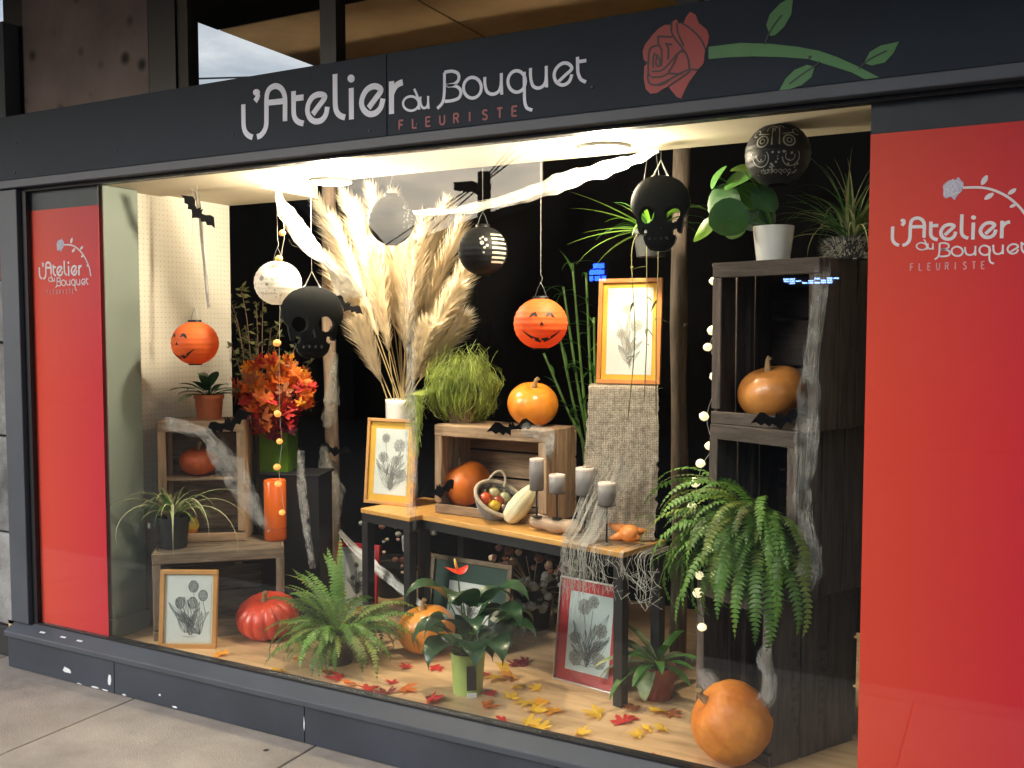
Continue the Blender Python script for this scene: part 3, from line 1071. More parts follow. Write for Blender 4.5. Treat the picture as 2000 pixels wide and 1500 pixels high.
terra = mat('terracotta', (0.58, 0.17, 0.065), 0.7, 0.15, 12)
darkpot = mat('anthracite_pot', (0.022, 0.024, 0.025), 0.5)
whitepot = mat('white_glazed_pot', (0.75, 0.74, 0.72), 0.35, 0.04, coat=0.3)
soil = mat('potting_soil', (0.03, 0.02, 0.013), 0.95, 0.4, 60, 0.5)
leaf_fern = mat('fern_green', (0.10, 0.21, 0.035), 0.5, 0.4, 9, transl=0.3, rnd=0.4)
leaf_fern2 = mat('fern_yellow_green', (0.17, 0.23, 0.04), 0.55, 0.45, 9, transl=0.3, rnd=0.35)
leaf_fern3 = mat('fern_browned', (0.16, 0.13, 0.035), 0.6, 0.5, 12, transl=0.25, rnd=0.3, c2=(0.12, 0.18, 0.04))
leaf_dark = mat('dark_glossy_leaf', (0.022, 0.068, 0.026), 0.36, 0.4, 14, transl=0.15, rnd=0.2, coat=0.25)
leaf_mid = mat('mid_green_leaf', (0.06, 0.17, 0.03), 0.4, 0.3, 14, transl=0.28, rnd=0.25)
leaf_bright = mat('bright_green_leaf', (0.17, 0.36, 0.03), 0.35, 0.3, 10, transl=0.35, rnd=0.2)
leaf_stripe = mat('variegated_blade', (0.18, 0.25, 0.07), 0.45, 0.5, 7, transl=0.3, rnd=0.25, c2=(0.42, 0.46, 0.22))
leaf_olive = mat('olive_dry_leaf', (0.10, 0.105, 0.03), 0.6, 0.4, 14, transl=0.2, rnd=0.3)
moss = mat('lime_strand', (0.17, 0.25, 0.05), 0.6, 0.5, 14, transl=0.3, c2=(0.30, 0.36, 0.07))
pampas_m = mat('pampas_plume', (0.84, 0.74, 0.57), 0.8, 0.14, 12, transl=0.35, rnd=0.12)
straw = mat('straw_stem', (0.46, 0.34, 0.16), 0.7, 0.2, 20)
web_m = mat('white_spider_web_cloth', (0.82, 0.80, 0.76), 0.85, 0.08, 30, transl=0.3, alpha=(28, 0.22, 0.48, 0.35))
web_mid = mat('ragged_grey_web', (0.72, 0.71, 0.67), 0.85, 0.1, 30, transl=0.3, alpha=(20, 0.38, 1.25, 0.03))
web_thin = mat('thin_grey_web', (0.66, 0.65, 0.62), 0.85, 0.1, 30, transl=0.3, alpha=(26, 0.40, 1.0, 0.0))
blk_paper = mat('black_paper', (0.008, 0.008, 0.009), 0.55, 0.1, spec=0.3)
orange_paper = mat('orange_lantern_paper', (0.90, 0.19, 0.035), 0.6, 0.06, 8, transl=0.4)
white_paper = mat('white_lantern_paper', (0.80, 0.77, 0.72), 0.6, 0.05, transl=0.4)
wire = mat('thin_wire', (0.20, 0.20, 0.20), 0.4, metal=0.8)
thread = mat('thin_thread', (0.42, 0.40, 0.37), 0.8)


def box_plank(parent, c, size, m, name='plank', jit=0.0018, rot=None):
    """one board: mesh runs along its own x, so the grain follows it"""
    ax = max(range(3), key=lambda i: size[i])
    if ax == 0:
        d, e = size, (0, 0, 0)
    elif ax == 2:
        d, e = (size[2], size[1], size[0]), (0, R(-90), 0)
    else:
        d, e = (size[1], size[0], size[2]), (0, 0, R(90))
    o = MB().box(-d[0] / 2, d[0] / 2, -d[1] / 2, d[1] / 2, -d[2] / 2, d[2] / 2, jit).build(name, m, parent, False, c, rot or e)
    return bevel(o, 0.0022, 1)


def crate(label, front_left, rz, w_, h_, d_, m, shelf=None, group='wooden crates', slats=3, back=3, stand=False):
    """an open apple crate on its side; front_left: the bottom corner of its open face, local x along the face, y into it"""
    t = thing('wooden_crate', label, 'crate', front_left, rz, group)
    th = 0.014
    # end walls (thick) left and right
    for x in (th / 2, w_ - th / 2):
        n = slats
        bw = d_ / n
        for k in range(n):
            box_plank(t, (x, bw * (k + 0.5), h_ / 2), (th, bw - 0.007, h_), m)
    # top and bottom boards
    n = slats
    bw = d_ / n
    for z in (th / 2, h_ - th / 2):
        for k in range(n):
            box_plank(t, (w_ / 2, bw * (k + 0.5), z), (w_ - 2 * th - 0.002, bw - 0.006, th), m)
    # back boards (the crate's floor)
    bh = (h_ - 2 * th) / back
    for k in range(back):
        box_plank(t, (w_ / 2, d_ + th / 2, th + bh * (k + 0.5)), (w_ - 0.004, th, bh - 0.010), m)
    # front rim battens and inner corner posts
    box_plank(t, (w_ / 2, -0.006, h_ - 0.026), (w_, 0.011, 0.050), m)
    box_plank(t, (w_ / 2, -0.006, 0.022), (w_, 0.011, 0.042), m)
    for x in (th + 0.013, w_ - th - 0.013):
        box_plank(t, (x, d_ * 0.5, h_ / 2), (0.022, 0.022, h_ - 2 * th - 0.004), m, 'corner_post')
    for x in (0.018, w_ - 0.018):
        box_plank(t, (x, -0.0065, h_ / 2), (0.036, 0.010, h_ - 0.102), m, 'front_batten')
    if shelf:
        box_plank(t, (w_ / 2, d_ / 2 + 0.002, shelf), (w_ - 2 * th - 0.004, d_ - 0.01, 0.014), m, 'shelf')
    return t


def hdir(rz):
    return Vector((math.cos(rz), math.sin(rz), 0))


def bdir(rz):
    return Vector((-math.sin(rz), math.cos(rz), 0))


# ------------------------------------------------------------------ crates: left pair, table crate, tower of three
LZ = FLOOR + 0.40
rzA = R(42)
A0 = Vector((-3.42, 0.13, FLOOR))
crate('dark wooden crate on the floor under the spider plant, scarlet pumpkin before it', A0, rzA, 0.58, 0.40, 0.30, mat('brown_crate_wood', (0.13, 0.09, 0.06), 0.8, 0.35, 5, 0.3, 30, stretch=(1.2, 10, 10), rnd=0.2, c2=(0.2, 0.15, 0.1)))
rzB = R(34)
B0 = Z(313, 1060, LZ)
crate('upright wooden crate with a shelf, terracotta pot on its top', B0, rzB, 0.40, 0.58, 0.22, crate_wood, shelf=0.30)
TZ = 0.78
TA = R(-13.7)
FR = Vector((-1.255, 0.395, 0))
FLp = FR - hdir(TA) * 1.12
rzC = R(-3)
C0 = Z(852, 1001, TZ)
crate('wooden crate on the black table, mossy green plant and pumpkin on top', C0, rzC, 0.57, 0.40, 0.26, crate_wood)


def tower_crate(label, u_corner, Y, z, rz, w_, h_, d_, back=3):
    K = P(u_corner, 900, Y)
    K.z = z
    o = K - hdir(rz) * w_
    return crate(label, o, rz, w_, h_, d_, old_wood, slats=2 if d_ < 0.3 else 3, back=back), K


TH = 0.545
t1, K1 = tower_crate('dark grey crate at the foot of the tall stack, stencilled letters on its side', 1516, 0.17, FLOOR, R(-30), 0.34, TH, 0.40)
t2, K2 = tower_crate('dark crate in the middle of the tall stack, fern growing out of it', 1560, 0.18, FLOOR + TH + 0.001, R(-26), 0.36, TH, 0.36)
t3, K3 = tower_crate('top crate of the tall stack with an orange pumpkin inside', 1598, 0.20, FLOOR + 2 * TH + 0.002, R(-20), 0.40, TH, 0.34)
TOPZ = FLOOR + 3 * TH + 0.004
# worn, unreadable stencil marks on the side boards of the lowest crate
rn = random.Random(2)
for off in (0.09, 0.22):
    b = MB()
    for i in range(9):
        for k in range(3):
            if rn.random() < 0.7:
                y_ = 0.09 + i * 0.036 + rn.uniform(0, .006)
                b.box(0.3405, 0.3412, off + k * 0.012, off + k * 0.012 + 0.008, y_, y_ + rn.uniform(.008, .026))
    b.build('worn_stencil', mat('faded_black_stencil', (0.035, 0.03, 0.027), 0.9), t1)

# ------------------------------------------------------------------ tables


def table(label, fl, rz, w_, d_, z):
    t = thing('display_table', label, 'table', (fl.x, fl.y, FLOOR), rz, 'black framed tables')
    h = z - FLOOR
    box_plank(t, (w_ / 2, d_ / 2, h - 0.011), (w_, d_, 0.022), gold_wood, 'table_top')
    MB().box(0.004, w_ - 0.004, 0.004, 0.03, h - 0.062, h - 0.0225).box(0.004, w_ - 0.004, d_ - 0.03, d_ - 0.004, h - 0.062, h - 0.0225).box(0.004, 0.03, 0.0302, d_ - 0.0302, h - 0.062, h - 0.0225).box(w_ - 0.03, w_ - 0.004, 0.0302, d_ - 0.0302, h - 0.062, h - 0.0225).build('apron', BLKMET, t)
    for x in (0.003, w_ - 0.045):
        for y in (0.003, d_ - 0.045):
            bevel(MB().box(x, x + 0.042, y, y + 0.042, 0, h - 0.063).build('leg', BLKMET, t), 0.002, 1)
    return t


table('long black framed table with honey wood top carrying crate, basket and candles', FLp, TA, 1.12, 0.30, TZ)
S0 = Z(704, 992, TZ)
table('small black framed table under the daisy print and white vase', S0, TA, 0.335, 0.40, TZ)

# ------------------------------------------------------------------ framed prints


def flower_art(w_, h_, kind, rs):
    """strokes and washes of a botanical drawing, x in +-w/2, z in 0..h"""
    st, wash = [], []
    rn = random.Random(rs)

    def blossom(cx, cz, r, n=9):
        r *= 1.15
        wash.append([(cx + r * 0.9 * math.cos(2 * math.pi * i / 14), cz + r * 0.9 * math.sin(2 * math.pi * i / 14)) for i in range(14)])
        for k in range(n):
            a = 2 * math.pi * k / n + rn.uniform(-.1, .1)
            p = (cx + math.cos(a) * r, cz + math.sin(a) * r)
            q = (cx + math.cos(a + .3) * r * .55, cz + math.sin(a + .3) * r * .55)
            s = (cx + math.cos(a - .3) * r * .55, cz + math.sin(a - .3) * r * .55)
            c = (cx + math.cos(a) * r * .2, cz + math.sin(a) * r * .2)
            st.append([c, q, p, s, c])
        st.append([(cx + r * .22 * math.cos(i), cz + r * .22 * math.sin(i)) for i in range(7)])

    def bulb(cx, cz, r):
        r *= 1.1
        wash.append([(cx + r * .8 * math.cos(2 * math.pi * i / 14), cz + r * math.sin(2 * math.pi * i / 14)) for i in range(14)])
        for k in (-.7, -.25, .25, .7):
            st.append([(cx + k * r * .5, cz - r), (cx + k * r * 1.1, cz), (cx + k * r * .4, cz + r)])
        st.append([(cx + r * .85 * math.cos(2 * math.pi * i / 14), cz + r * math.sin(2 * math.pi * i / 14)) for i in range(15)])

    def leafs(x0, z0, x1, z1, wd):
        dx, dz = x1 - x0, z1 - z0
        nx, nz = -dz * wd, dx * wd
        st.append([(x0, z0), (x0 + dx * .35 + nx, z0 + dz * .35 + nz), (x0 + dx * .75 + nx * .7, z0 + dz * .75 + nz * .7), (x1, z1), (x0 + dx * .7 - nx * .7, z0 + dz * .7 - nz * .7), (x0 + dx * .35 - nx, z0 + dz * .35 - nz), (x0, z0)])
        st.append([(x0, z0), (x1, z1)])
        if rn.random() < .35:
            wash.append([(x0, z0), (x0 + dx * .35 + nx, z0 + dz * .35 + nz), (x0 + dx * .75 + nx * .7, z0 + dz * .75 + nz * .7), (x1, z1), (x0 + dx * .5, z0 + dz * .5)])
    W, H = w_, h_
    for k in range(14):
        a, L_ = rn.uniform(R(35), R(145)), rn.uniform(.25, .6)
        leafs(rn.uniform(-.08, .08) * W, rn.uniform(.05, .3) * H, min(.38, max(-.38, math.cos(a) * L_)) * W, min(.9, .12 + math.sin(a) * L_) * H, rn.uniform(.06, .14))
    if kind == 'tulip':
        base_ = (.22 * W, .08 * H)
        for cx, cz, r in ((.08, .84, .085), (.26, .70, .08), (-.16, .58, .085), (.07, .58, .085)):
            st.append([base_, (cx * W + .06 * W, cz * H * .55), (cx * W, (cz - r) * H)])
            bulb(cx * W, cz * H, r * H)
        leafs(base_[0], base_[1], -.2 * W, .42 * H, .12)
        leafs(base_[0], base_[1], .0 * W, .30 * H, .25)
        leafs(base_[0], base_[1], .24 * W, .45 * H, .08)
        st.append([(-.1 * W, .05 * H), (.05 * W, .04 * H), (.15 * W, .06 * H)])
    elif kind == 'daisy':
        for cx, cz, r in ((-.15, .85, .07), (.2, .74, .10), (.12, .50, .08), (-.2, .55, .08), (.28, .28, .09)):
            st.append([(0, .04 * H), (cx * W * .5, cz * H * .45), (cx * W, (cz - r) * H)])
            blossom(cx * W, cz * H, r * H)
        for a in ((-.3, .3), (-.22, .12), (.28, .1), (-.05, .35), (.05, .2)):
            leafs(0, .05 * H, a[0] * W, a[1] * H + .1 * H, .16)
    elif kind == 'lily':
        for cx, cz, r in ((-.12, .82, .10), (.04, .90, .08), (.22, .55, .09), (-.25, .40, .08), (.22, .16, .10), (-.22, .14, .10)):
            st.append([(.0, .05 * H), (cx * W * .4, cz * H * .5), (cx * W, (cz - r) * H)])
            blossom(cx * W, cz * H, r * H, 7)
        for a in ((-.32, .62), (.34, .78), (.33, .42), (-.33, .30), (.1, .6), (-.06, .5)):
            leafs(0, .12 * H, a[0] * W, a[1] * H, .09)
    else:
        for cx, cz, r in ((-.05, .75, .06), (.12, .55, .07), (-.15, .45, .06), (.05, .3, .06)):
            st.append([(.02 * W, .04 * H), (cx * W * .5, cz * H * .5), (cx * W, (cz - r) * H)])
            blossom(cx * W, cz * H, r * H)
        for a in ((-.2, .3), (.2, .25), (.1, .42)):
            leafs(0, .1 * H, a[0] * W, a[1] * H, .1)
    return st, wash


def framed_print(label, foot, rz, w_, h_, lean, fm, fw_, matm, mw, kind, rs, thin=0.02, im=ink, wm=ink2, pm=None):
    t = thing('framed_print', label, 'framed print', foot, 0, 'framed flower prints', (R(-lean), 0, rz))
    D = thin
    # four mitre-free frame bars
    bevel(MB().box(-w_ / 2, w_ / 2, 0, D, 0, fw_).build('frame_bar', fm, t), 0.002)
    bevel(MB().box(-w_ / 2, w_ / 2, 0, D, h_ - fw_, h_).build('frame_bar', fm, t), 0.002)
    bevel(MB().box(-w_ / 2, -w_ / 2 + fw_, 0.0005, D, fw_ + .0003, h_ - fw_ - .0003).build('frame_bar', fm, t), 0.002)
    bevel(MB().box(w_ / 2 - fw_, w_ / 2, 0.0005, D, fw_ + .0003, h_ - fw_ - .0003).build('frame_bar', fm, t), 0.002)
    iw, ih = w_ / 2 - fw_, h_ - 2 * fw_
    MB().box(-iw + .0004, iw - .0004, D * .55, D * .9, fw_ + .0004, h_ - fw_ - .0004).build('mount', matm, t)
    pw, ph = iw - mw, ih - 2 * mw
    MB().box(-pw, pw, D * .55 - .0008, D * .55 - .0001, fw_ + mw, fw_ + mw + ph).build('paper', pm or paper, t)
    st, wash = flower_art(pw * 2 * 1.22, ph * .97, kind, rs)
    b = MB()
    z0 = fw_ + mw + ph * .03
    for s in st:
        b.stroke([(x, z0 + z) for x, z in s], max(0.0012, pw * .011), D * .55 - .0022, D * .55 - .0017)
    b.build('ink_drawing', im, t, kind='stuff')
    b = MB()
    for k, s in enumerate(wash):
        b.prism([(x, z0 + z) for x, z in s], D * .55 - .0012 - k * .00002, D * .55 - .0009)
    b.build('ink_wash', wm, t, kind='stuff')
    MB().box(-iw + .0006, iw - .0006, D * .25, D * .25 + .0015, fw_ + .0006, h_ - fw_ - .0006).build('glass', G_PRINT, t)
    return t


maple = mat('honey_maple_frame', (0.50, 0.25, 0.075), 0.4, 0.15, 8, 0.04, 40)
yellow_mount = mat('golden_mount', (0.78, 0.43, 0.05), 0.7, 0.05)
cream_mount = mat('cream_mount', (0.74, 0.69, 0.55), 0.7, 0.03)
red_mount = mat('red_mount', (0.46, 0.028, 0.035), 0.6, 0.06)
silver = mat('silver_frame', (0.62, 0.58, 0.55), 0.3, 0.1, metal=0.85)
gild = mat('dark_gilt_frame', (0.14, 0.10, 0.06), 0.4, 0.3, 30, metal=0.4)
green_mount = mat('bottle_green_mount', (0.015, 0.05, 0.038), 0.6, 0.1)

pl = Z(361, 1266, FLOOR)
framed_print('tulip print in a honey wood frame standing beside the scarlet pumpkin', (pl.x + 0.012, pl.y + 0.0, FLOOR), R(26), 0.258, 0.345, 7, maple, 0.019, cream_mount, 0.010, 'tulip', 3)
pc = Z(757, 986, TZ)
framed_print('daisy print with golden mount on the small table before the white vase', (pc.x, pc.y, TZ), R(2), 0.275, 0.405, 6, maple, 0.015, yellow_mount, 0.032, 'daisy', 5, im=mat('pale_grey_ink', (0.25, 0.25, 0.24), 0.8), wm=mat('very_pale_wash', (0.5, 0.5, 0.48), 0.8, 0.2, 50))
PEDZ = 1.385
pt = P(1225, 757, 0.66)
framed_print('pale flower print in an orange wood frame on the burlap covered stand', (pt.x, pt.y, PEDZ + 0.004), R(6), 0.258, 0.418, 5, mat('orange_wood_frame', (0.52, 0.20, 0.05), 0.4, 0.12), 0.017, yellow_mount, 0.020, 'wild', 9, im=mat('faint_ink', (0.40, 0.38, 0.35), 0.8), wm=mat('faint_wash', (0.6, 0.58, 0.52), 0.8))
pr = Z(1136, 1345, FLOOR)
framed_print('lily print with red mount in a silver frame behind the table leg', (pr.x, pr.y + 0.02, FLOOR), R(-9), 0.305, 0.415, 8, silver, 0.006, red_mount, 0.045, 'lily', 12, pm=mat('bluish_paper', (0.60, 0.70, 0.70), 0.7, 0.03))
pg = Z(905, 1262, FLOOR)
framed_print('dark green mounted print in a gilt frame leaning under the table', (pg.x, pg.y, FLOOR), R(-4), 0.44, 0.385, 9, gild, 0.022, green_mount, 0.085, 'wild', 15)
pq = P(692, 1250, 0.93)
framed_print('small red framed print half hidden behind the floor fern', (pq.x, pq.y, FLOOR), R(6), 0.245, 0.335, 8, mat('red_lacquer_frame', (0.45, 0.02, 0.028), 0.4), 0.024, mat('pale_blue_mount', (0.45, 0.56, 0.58), 0.7), 0.03, 'wild', 21)

# ------------------------------------------------------------------ stands and posts
pc2 = Z(1223, 1030, TZ)
pcen = P(1218, 900, 0.69)
ps = thing('burlap_stand', 'tall box stand draped in grey brown burlap under the orange framed print', 'stand', (pcen.x, pcen.y, TZ + 0.001), R(19))


def burlap_mat():
    m = mat('burlap_weave', (0.42, 0.35, 0.27), 0.9, 0.3, 60, c2=(0.52, 0.45, 0.36))
    t = m.node_tree
    k = t.links.new
    b = t.nodes['Principled BSDF']
    q = t.nodes.new('ShaderNodeTexCoord')
    waves = []
    for d in ('X', 'Z'):
        w_ = t.nodes.new('ShaderNodeTexWave')
        w_.bands_direction = d
        w_.inputs['Scale'].default_value = 46
        w_.inputs['Distortion'].default_value = 3.5
        w_.inputs['Detail'].default_value = 3
        w_.inputs['Detail Scale'].default_value = 2.5
        k(q.outputs['Object'], w_.inputs['Vector'])
        waves.append(w_.outputs['Fac'])
    a = t.nodes.new('ShaderNodeMath')
    a.operation = 'MAXIMUM'
    k(waves[0], a.inputs[0])
    k(waves[1], a.inputs[1])
    bp = t.nodes.new('ShaderNodeBump')
    bp.inputs['Strength'].default_value = 0.9
    bp.inputs['Distance'].default_value = 0.004
    k(a.outputs[0], bp.inputs['Height'])
    k(bp.outputs['Normal'], b.inputs['Normal'])
    base = b.inputs['Base Color'].links[0].from_socket
    mr = t.nodes.new('ShaderNodeMapRange')
    mr.inputs['From Min'].default_value = 0.25
    mr.inputs['From Max'].default_value = 0.75
    k(a.outputs[0], mr.inputs['Value'])
    mx_ = t.nodes.new('ShaderNodeMix')
    mx_.data_type = 'RGBA'
    k(mr.outputs['Result'], mx_.inputs[0])
    mx_.inputs[6].default_value = (0.17, 0.13, 0.095, 1)
    k(base, mx_.inputs[7])
    k(mx_.outputs[2], b.inputs['Base Color'])
    return m


BUR = burlap_mat()
PW, PH = 0.130, PEDZ - TZ - 0.003
MB().box(-PW + .006, PW - .006, -0.075, 0.075, 0, PH - 0.006).build('box_core', old_wood, ps)
# draped cloth: a sheet over top and front with soft folds, flaring at its foot
b = MB()
NX, NZ = 30, 44
vs_, fs_ = [], []
for j in range(NZ + 1):
    s = j / NZ
    if s < 0.18:
        y0, z0 = 0.08 - (s / 0.18) * 0.165, PH
    else:
        q = (s - 0.18) / 0.82
        y0, z0 = -0.085 - 0.006 * q - 0.02 * max(0, q - 0.86) / 0.14, PH - 0.001 - q * (PH + 0.006)
    for i in range(NX + 1):
        x = -PW - 0.004 + (2 * PW + 0.008) * i / NX
        if i in (0, NX):
            x += 0.010 * mnoise.noise(Vector((j * .9, i, 7)))
        q = max(0, (s - 0.18) / 0.82)
        fl = 1 + 0.16 * q
        ww = 0.010 * math.sin(i * 0.7 + 2 * q) * q + 0.006 * mnoise.noise(Vector((i * .3, j * .25, 0)))
        vs_.append((x * fl - .032 * q * q, y0 - abs(ww), max(z0, 0.004 + 0.004 * abs(mnoise.noise(Vector((i * .5, j, 3)))))))
for j in range(NZ):
    for i in range(NX):
        a = j * (NX + 1) + i
        fs_.append((a, a + 1, a + NX + 2, a + NX + 1))
b.add(vs_, fs_)
b.build('burlap_cloth', BUR, ps, True)
b = MB()
for sgn_ in (-1, 1):
    vs_ = [(sgn_ * (PW + 0.004), y, z) for y, z in ((-0.085, PH), (0.08, PH), (0.08, 0.01), (-0.09, 0.01))]
    b.add(vs_, [(0, 1, 2, 3) if sgn_ > 0 else (3, 2, 1, 0)])
b.build('side_cloth', BUR, ps)
# torn gauze hanging over the table edge: real threads
gp_ = FR + hdir(TA) * 0.125
gz = thing('torn_gauze', 'torn grey gauze threads hanging over the table edge below the burlap', 'gauze', (gp_.x, gp_.y, TZ), TA)
b = MB()
rn = random.Random(4)
for k in range(110):
    cx = -0.40 + 0.42 * rn.random()
    if rn.random() < 0.5:
        cx = -0.40 + 0.12 * rn.random()
    ln = rn.uniform(0.08, 0.26) * (1.1 if cx < -0.25 else 0.75)
    if -0.2 < cx < -0.1:
        ln *= 0.5
    x, z, y = cx, 0.008, 0.10
    pts = [(x + rn.uniform(-.02, .02), 0.16, 0.012), (x, 0.0, 0.010), (x, -0.014, 0.0)]
    for i in range(1, 7):
        x += rn.uniform(-.009, .009)
        pts.append((x, -0.016 - rn.uniform(0, .006), -ln * i / 6))
    b.tube(pts, rn.uniform(.0004, .0011), 4, False)
for k in range(50):
    x = -0.40 + 0.40 * rn.random()
    z = -rn.uniform(0.02, 0.16)
    b.tube([(x, -0.018, z), (x + rn.uniform(.02, .05), -0.02, z - rn.uniform(-.03, .05)), (x + rn.uniform(.05, .09), -0.018, z - rn.uniform(-.03, .07))], rn.uniform(.0005, .0011), 4, False)
b.build('threads', mat('grey_gauze', (0.42, 0.40, 0.35), 0.9, 0.2), gz, kind='stuff')
b = MB()
rn = random.Random(5)
for k in range(60):                       # veil slung from the burlap over the candle
    x = -0.42 + 0.16 * rn.random()
    b.tube([(x + 0.10 + rn.uniform(-.02, .02), 0.115, 0.30 + rn.uniform(-.05, .05)), (x + 0.05 + rn.uniform(-.015, .015), 0.06, 0.16), (x + .02, 0.03, 0.06), (x, 0.0, 0.008)], rn.uniform(.0004, .0008), 4, False)
for k in range(26):
    z = 0.02 + 0.36 * rn.random()
    q = z / 0.4
    b.tube([(-0.42 + .12 * q, 0.01 + .13 * q, z * .75), (-0.34 + .12 * q, 0.01 + .13 * q, z * .75 - .012), (-0.26 + .12 * q, 0.01 + .13 * q, z * .75 + rn.uniform(-.02, .02))], .0005, 4, False)
b.build('veil', mat('grey_gauze', (0.42, 0.40, 0.35), 0.9, 0.2), gz, kind='stuff')


def post(label, u, Y, r, m):
    p = P(u, 900, Y)
    t = thing('wooden_post', label, 'post', (p.x, p.y, FLOOR), 0, 'wooden posts')
    pts, rs_ = [], []
    for i in range(24):
        q = i / 23
        pts.append((0.006 * math.sin(q * 7), 0.006 * math.cos(q * 5), q * (2.555 - FLOOR)))
        rs_.append(r * (1 + 0.06 * math.sin(q * 23)))
    MB().tube(pts, rs_, 12).build('trunk', m, t, True)
    for q in (0.3, 0.62):
        MB().tube([(r * .7, -r * .6, q * 2.3), (r * 1.05, -r * .95, q * 2.3 + .01)], [0.012, 0.007], 8).build('knot', m, t)
    return t


bark = mat('pale_peeled_wood', (0.34, 0.245, 0.175), 0.75, 0.4, 6, 0.35, 30, stretch=(9, 9, 1.2))
post('peeled wooden post behind the pampas plumes, web scraps hanging on it', 648, 1.25, 0.036, bark)
post('slim bare wooden post between the tall print and the string lights', 1326, 0.95, 0.034, mat('grey_brown_post', (0.16, 0.12, 0.09), 0.7, 0.4, 6, 0.35, 30, stretch=(9, 9, 1.2)))
pb = P(590, 1200, 0.80)
t = thing('black_pedestal', 'black pedestal carrying the autumn leaf bouquet', 'pedestal', (pb.x, pb.y, FLOOR), R(20))
BPZ = 0.90
bevel(MB().box(-0.17, 0.13, -0.10, 0.10, 0, BPZ - FLOOR - 0.012).build('column', blk_paper, t), 0.003)
bevel(MB().box(-0.18, 0.14, -0.11, 0.11, BPZ - FLOOR - 0.0118, BPZ - FLOOR).build('top', blk_paper, t), 0.003)

# ================================================================== PUMPKINS AND GOURDS


def pumpkin(label, c, r, h, m, ribs=10, depth=0.06, tilt=(0, 0), stem=True, group='pumpkins', rough=0.0, seed=0, dimple=0.16):
    """c: the point it rests on"""
    t = thing('pumpkin', label, 'pumpkin', c, random.uniform(0, 6), group)
    prof = []
    m_ = 22
    for i in range(m_ + 1):
        a = math.pi * i / m_
        rr = math.sin(a) ** 0.82
        z = -math.cos(a)
        if z > 0:
            z -= dimple * math.exp(-(rr / 0.33) ** 2)
        else:
            z += dimple * 0.7 * math.exp(-(rr / 0.33) ** 2)
        prof.append((max(1e-4, rr * r), h / 2 + z * h / 2))
    zmin = min(p[1] for p in prof)
    prof = [(a, b - zmin) for a, b in prof]
    n = ribs * 8

    def rib(an, z):
        k = abs(math.sin(an * ribs / 2))
        q = 1 - depth + depth * k ** 0.55
        if rough:
            q += rough * mnoise.noise(Vector((math.cos(an) * 6, math.sin(an) * 6, z * 30 + seed)))
        return q
    b = MB().lathe(prof, n, rib, (0, 0, 0), False)
    rot = Matrix.Rotation(R(tilt[0]), 4, 'X') @ Matrix.Rotation(R(tilt[1]), 4, 'Y')
    vs = [rot @ (Vector(p) - Vector((0, 0, h / 2))) for p in b.v]
    zm = min(v.z for v in vs)
    b.v = [(v.x, v.y, v.z - zm) for v in vs]
    t.rotation_euler = (0, 0, 0)
    b.build('flesh', m, t, True)
    if stem:
        zt = h / 2 - dimple * h / 2 * 0.8
        pts = [rot @ Vector(q) for q in ((0, 0, zt - 0.01), (0.002, 0, zt + 0.012), (0.006, 0.002, zt + 0.028), (0.014, 0.003, zt + 0.036))]
        MB().tube([(q.x, q.y, q.z - zm) for q in pts], [r * .12, r * .085, r * .075, r * .085], 7).build('stem', stalk, t)
    return t


q = Z(492, 1258, FLOOR)
pumpkin('flattened scarlet ribbed pumpkin on the floor beside the tulip print', (q.x - .01, q.y + .11, FLOOR), 0.142, 0.185, red_pk, 14, 0.10, (16, 4), rough=0.015)
q = Z(818, 1281, FLOOR)
pumpkin('orange pumpkin on the floor between the fern and the anthurium', (q.x, q.y + .06, FLOOR), 0.128, 0.205, mat('amber_pumpkin_skin', (0.70, 0.27, 0.03), 0.38, 0.15, 6, 0.05, 40, coat=0.15), 9, 0.05, (4, -8))
q = Z(1423, 1490, FLOOR)
pumpkin('large smooth orange pumpkin on the floor at the foot of the crate stack', (q.x, 0.158, FLOOR), 0.133, 0.245, mat('rough_orange_skin', (0.60, 0.15, 0.012), 0.5, 0.16, 7, 0.25, 45, c2=(0.72, 0.25, 0.03)), 9, 0.05, (30, -42), rough=0.03, seed=4, dimple=0.1)
zz = TZ + 0.016
q = P(913, 930, C0.y + 0.13)
pumpkin('bright orange pumpkin inside the table crate', (q.x, C0.y + 0.125, zz), 0.112, 0.20, mat('vivid_orange_skin', (0.72, 0.17, 0.015), 0.4, 0.15, 6, 0.05, 40, coat=0.15), 8, 0.03, (10, -20))
q = P(1041, 800, C0.y + 0.12)
pumpkin('shiny orange pumpkin with golden patches on top of the table crate', (q.x, C0.y + 0.12, TZ + 0.401), 0.112, 0.185, mat('golden_orange_skin', (0.74, 0.19, 0.015), 0.3, 0.18, 7, 0.03, 40, c2=(0.85, 0.33, 0.035), coat=0.3), 8, 0.03, (14, 12))
Bb = B0 + hdir(rzB) * 0.165 + bdir(rzB) * 0.10
pumpkin('small rust red pumpkin on the shelf of the upright crate', (Bb.x, Bb.y, B0.z + 0.309), 0.092, 0.135, rust_pk, 10, 0.04, (6, 6))
jq = B0 + hdir(rzB) * 0.12 + bdir(rzB) * 0.09
jr = thing('striped_gourd', 'small yellow and orange striped gourd in the lower half of the upright crate', 'gourd', (jq.x, jq.y, B0.z + .0165))
prof = [(max(1e-4, .042 * math.sin(math.pi * i / 12) ** .8), .045 - .045 * math.cos(math.pi * i / 12)) for i in range(13)]
MB().lathe(prof[:6], 40, lambda an, z: .93 + .07 * abs(math.sin(an * 5)) ** .6, (0, 0, 0), False).build('orange_base', orange_pk, jr, True)
MB().lathe(prof[5:], 40, lambda an, z: .93 + .07 * abs(math.sin(an * 5)) ** .6, (0, 0, 0), False).build('yellow_top', mat('yellow_gourd_skin', (.62, .42, .03), .4, .25, 20), jr, True)
MB().tube([(0, 0, .086), (.004, 0, .105)], [.007, .005], 6).build('stem', stalk, jr)
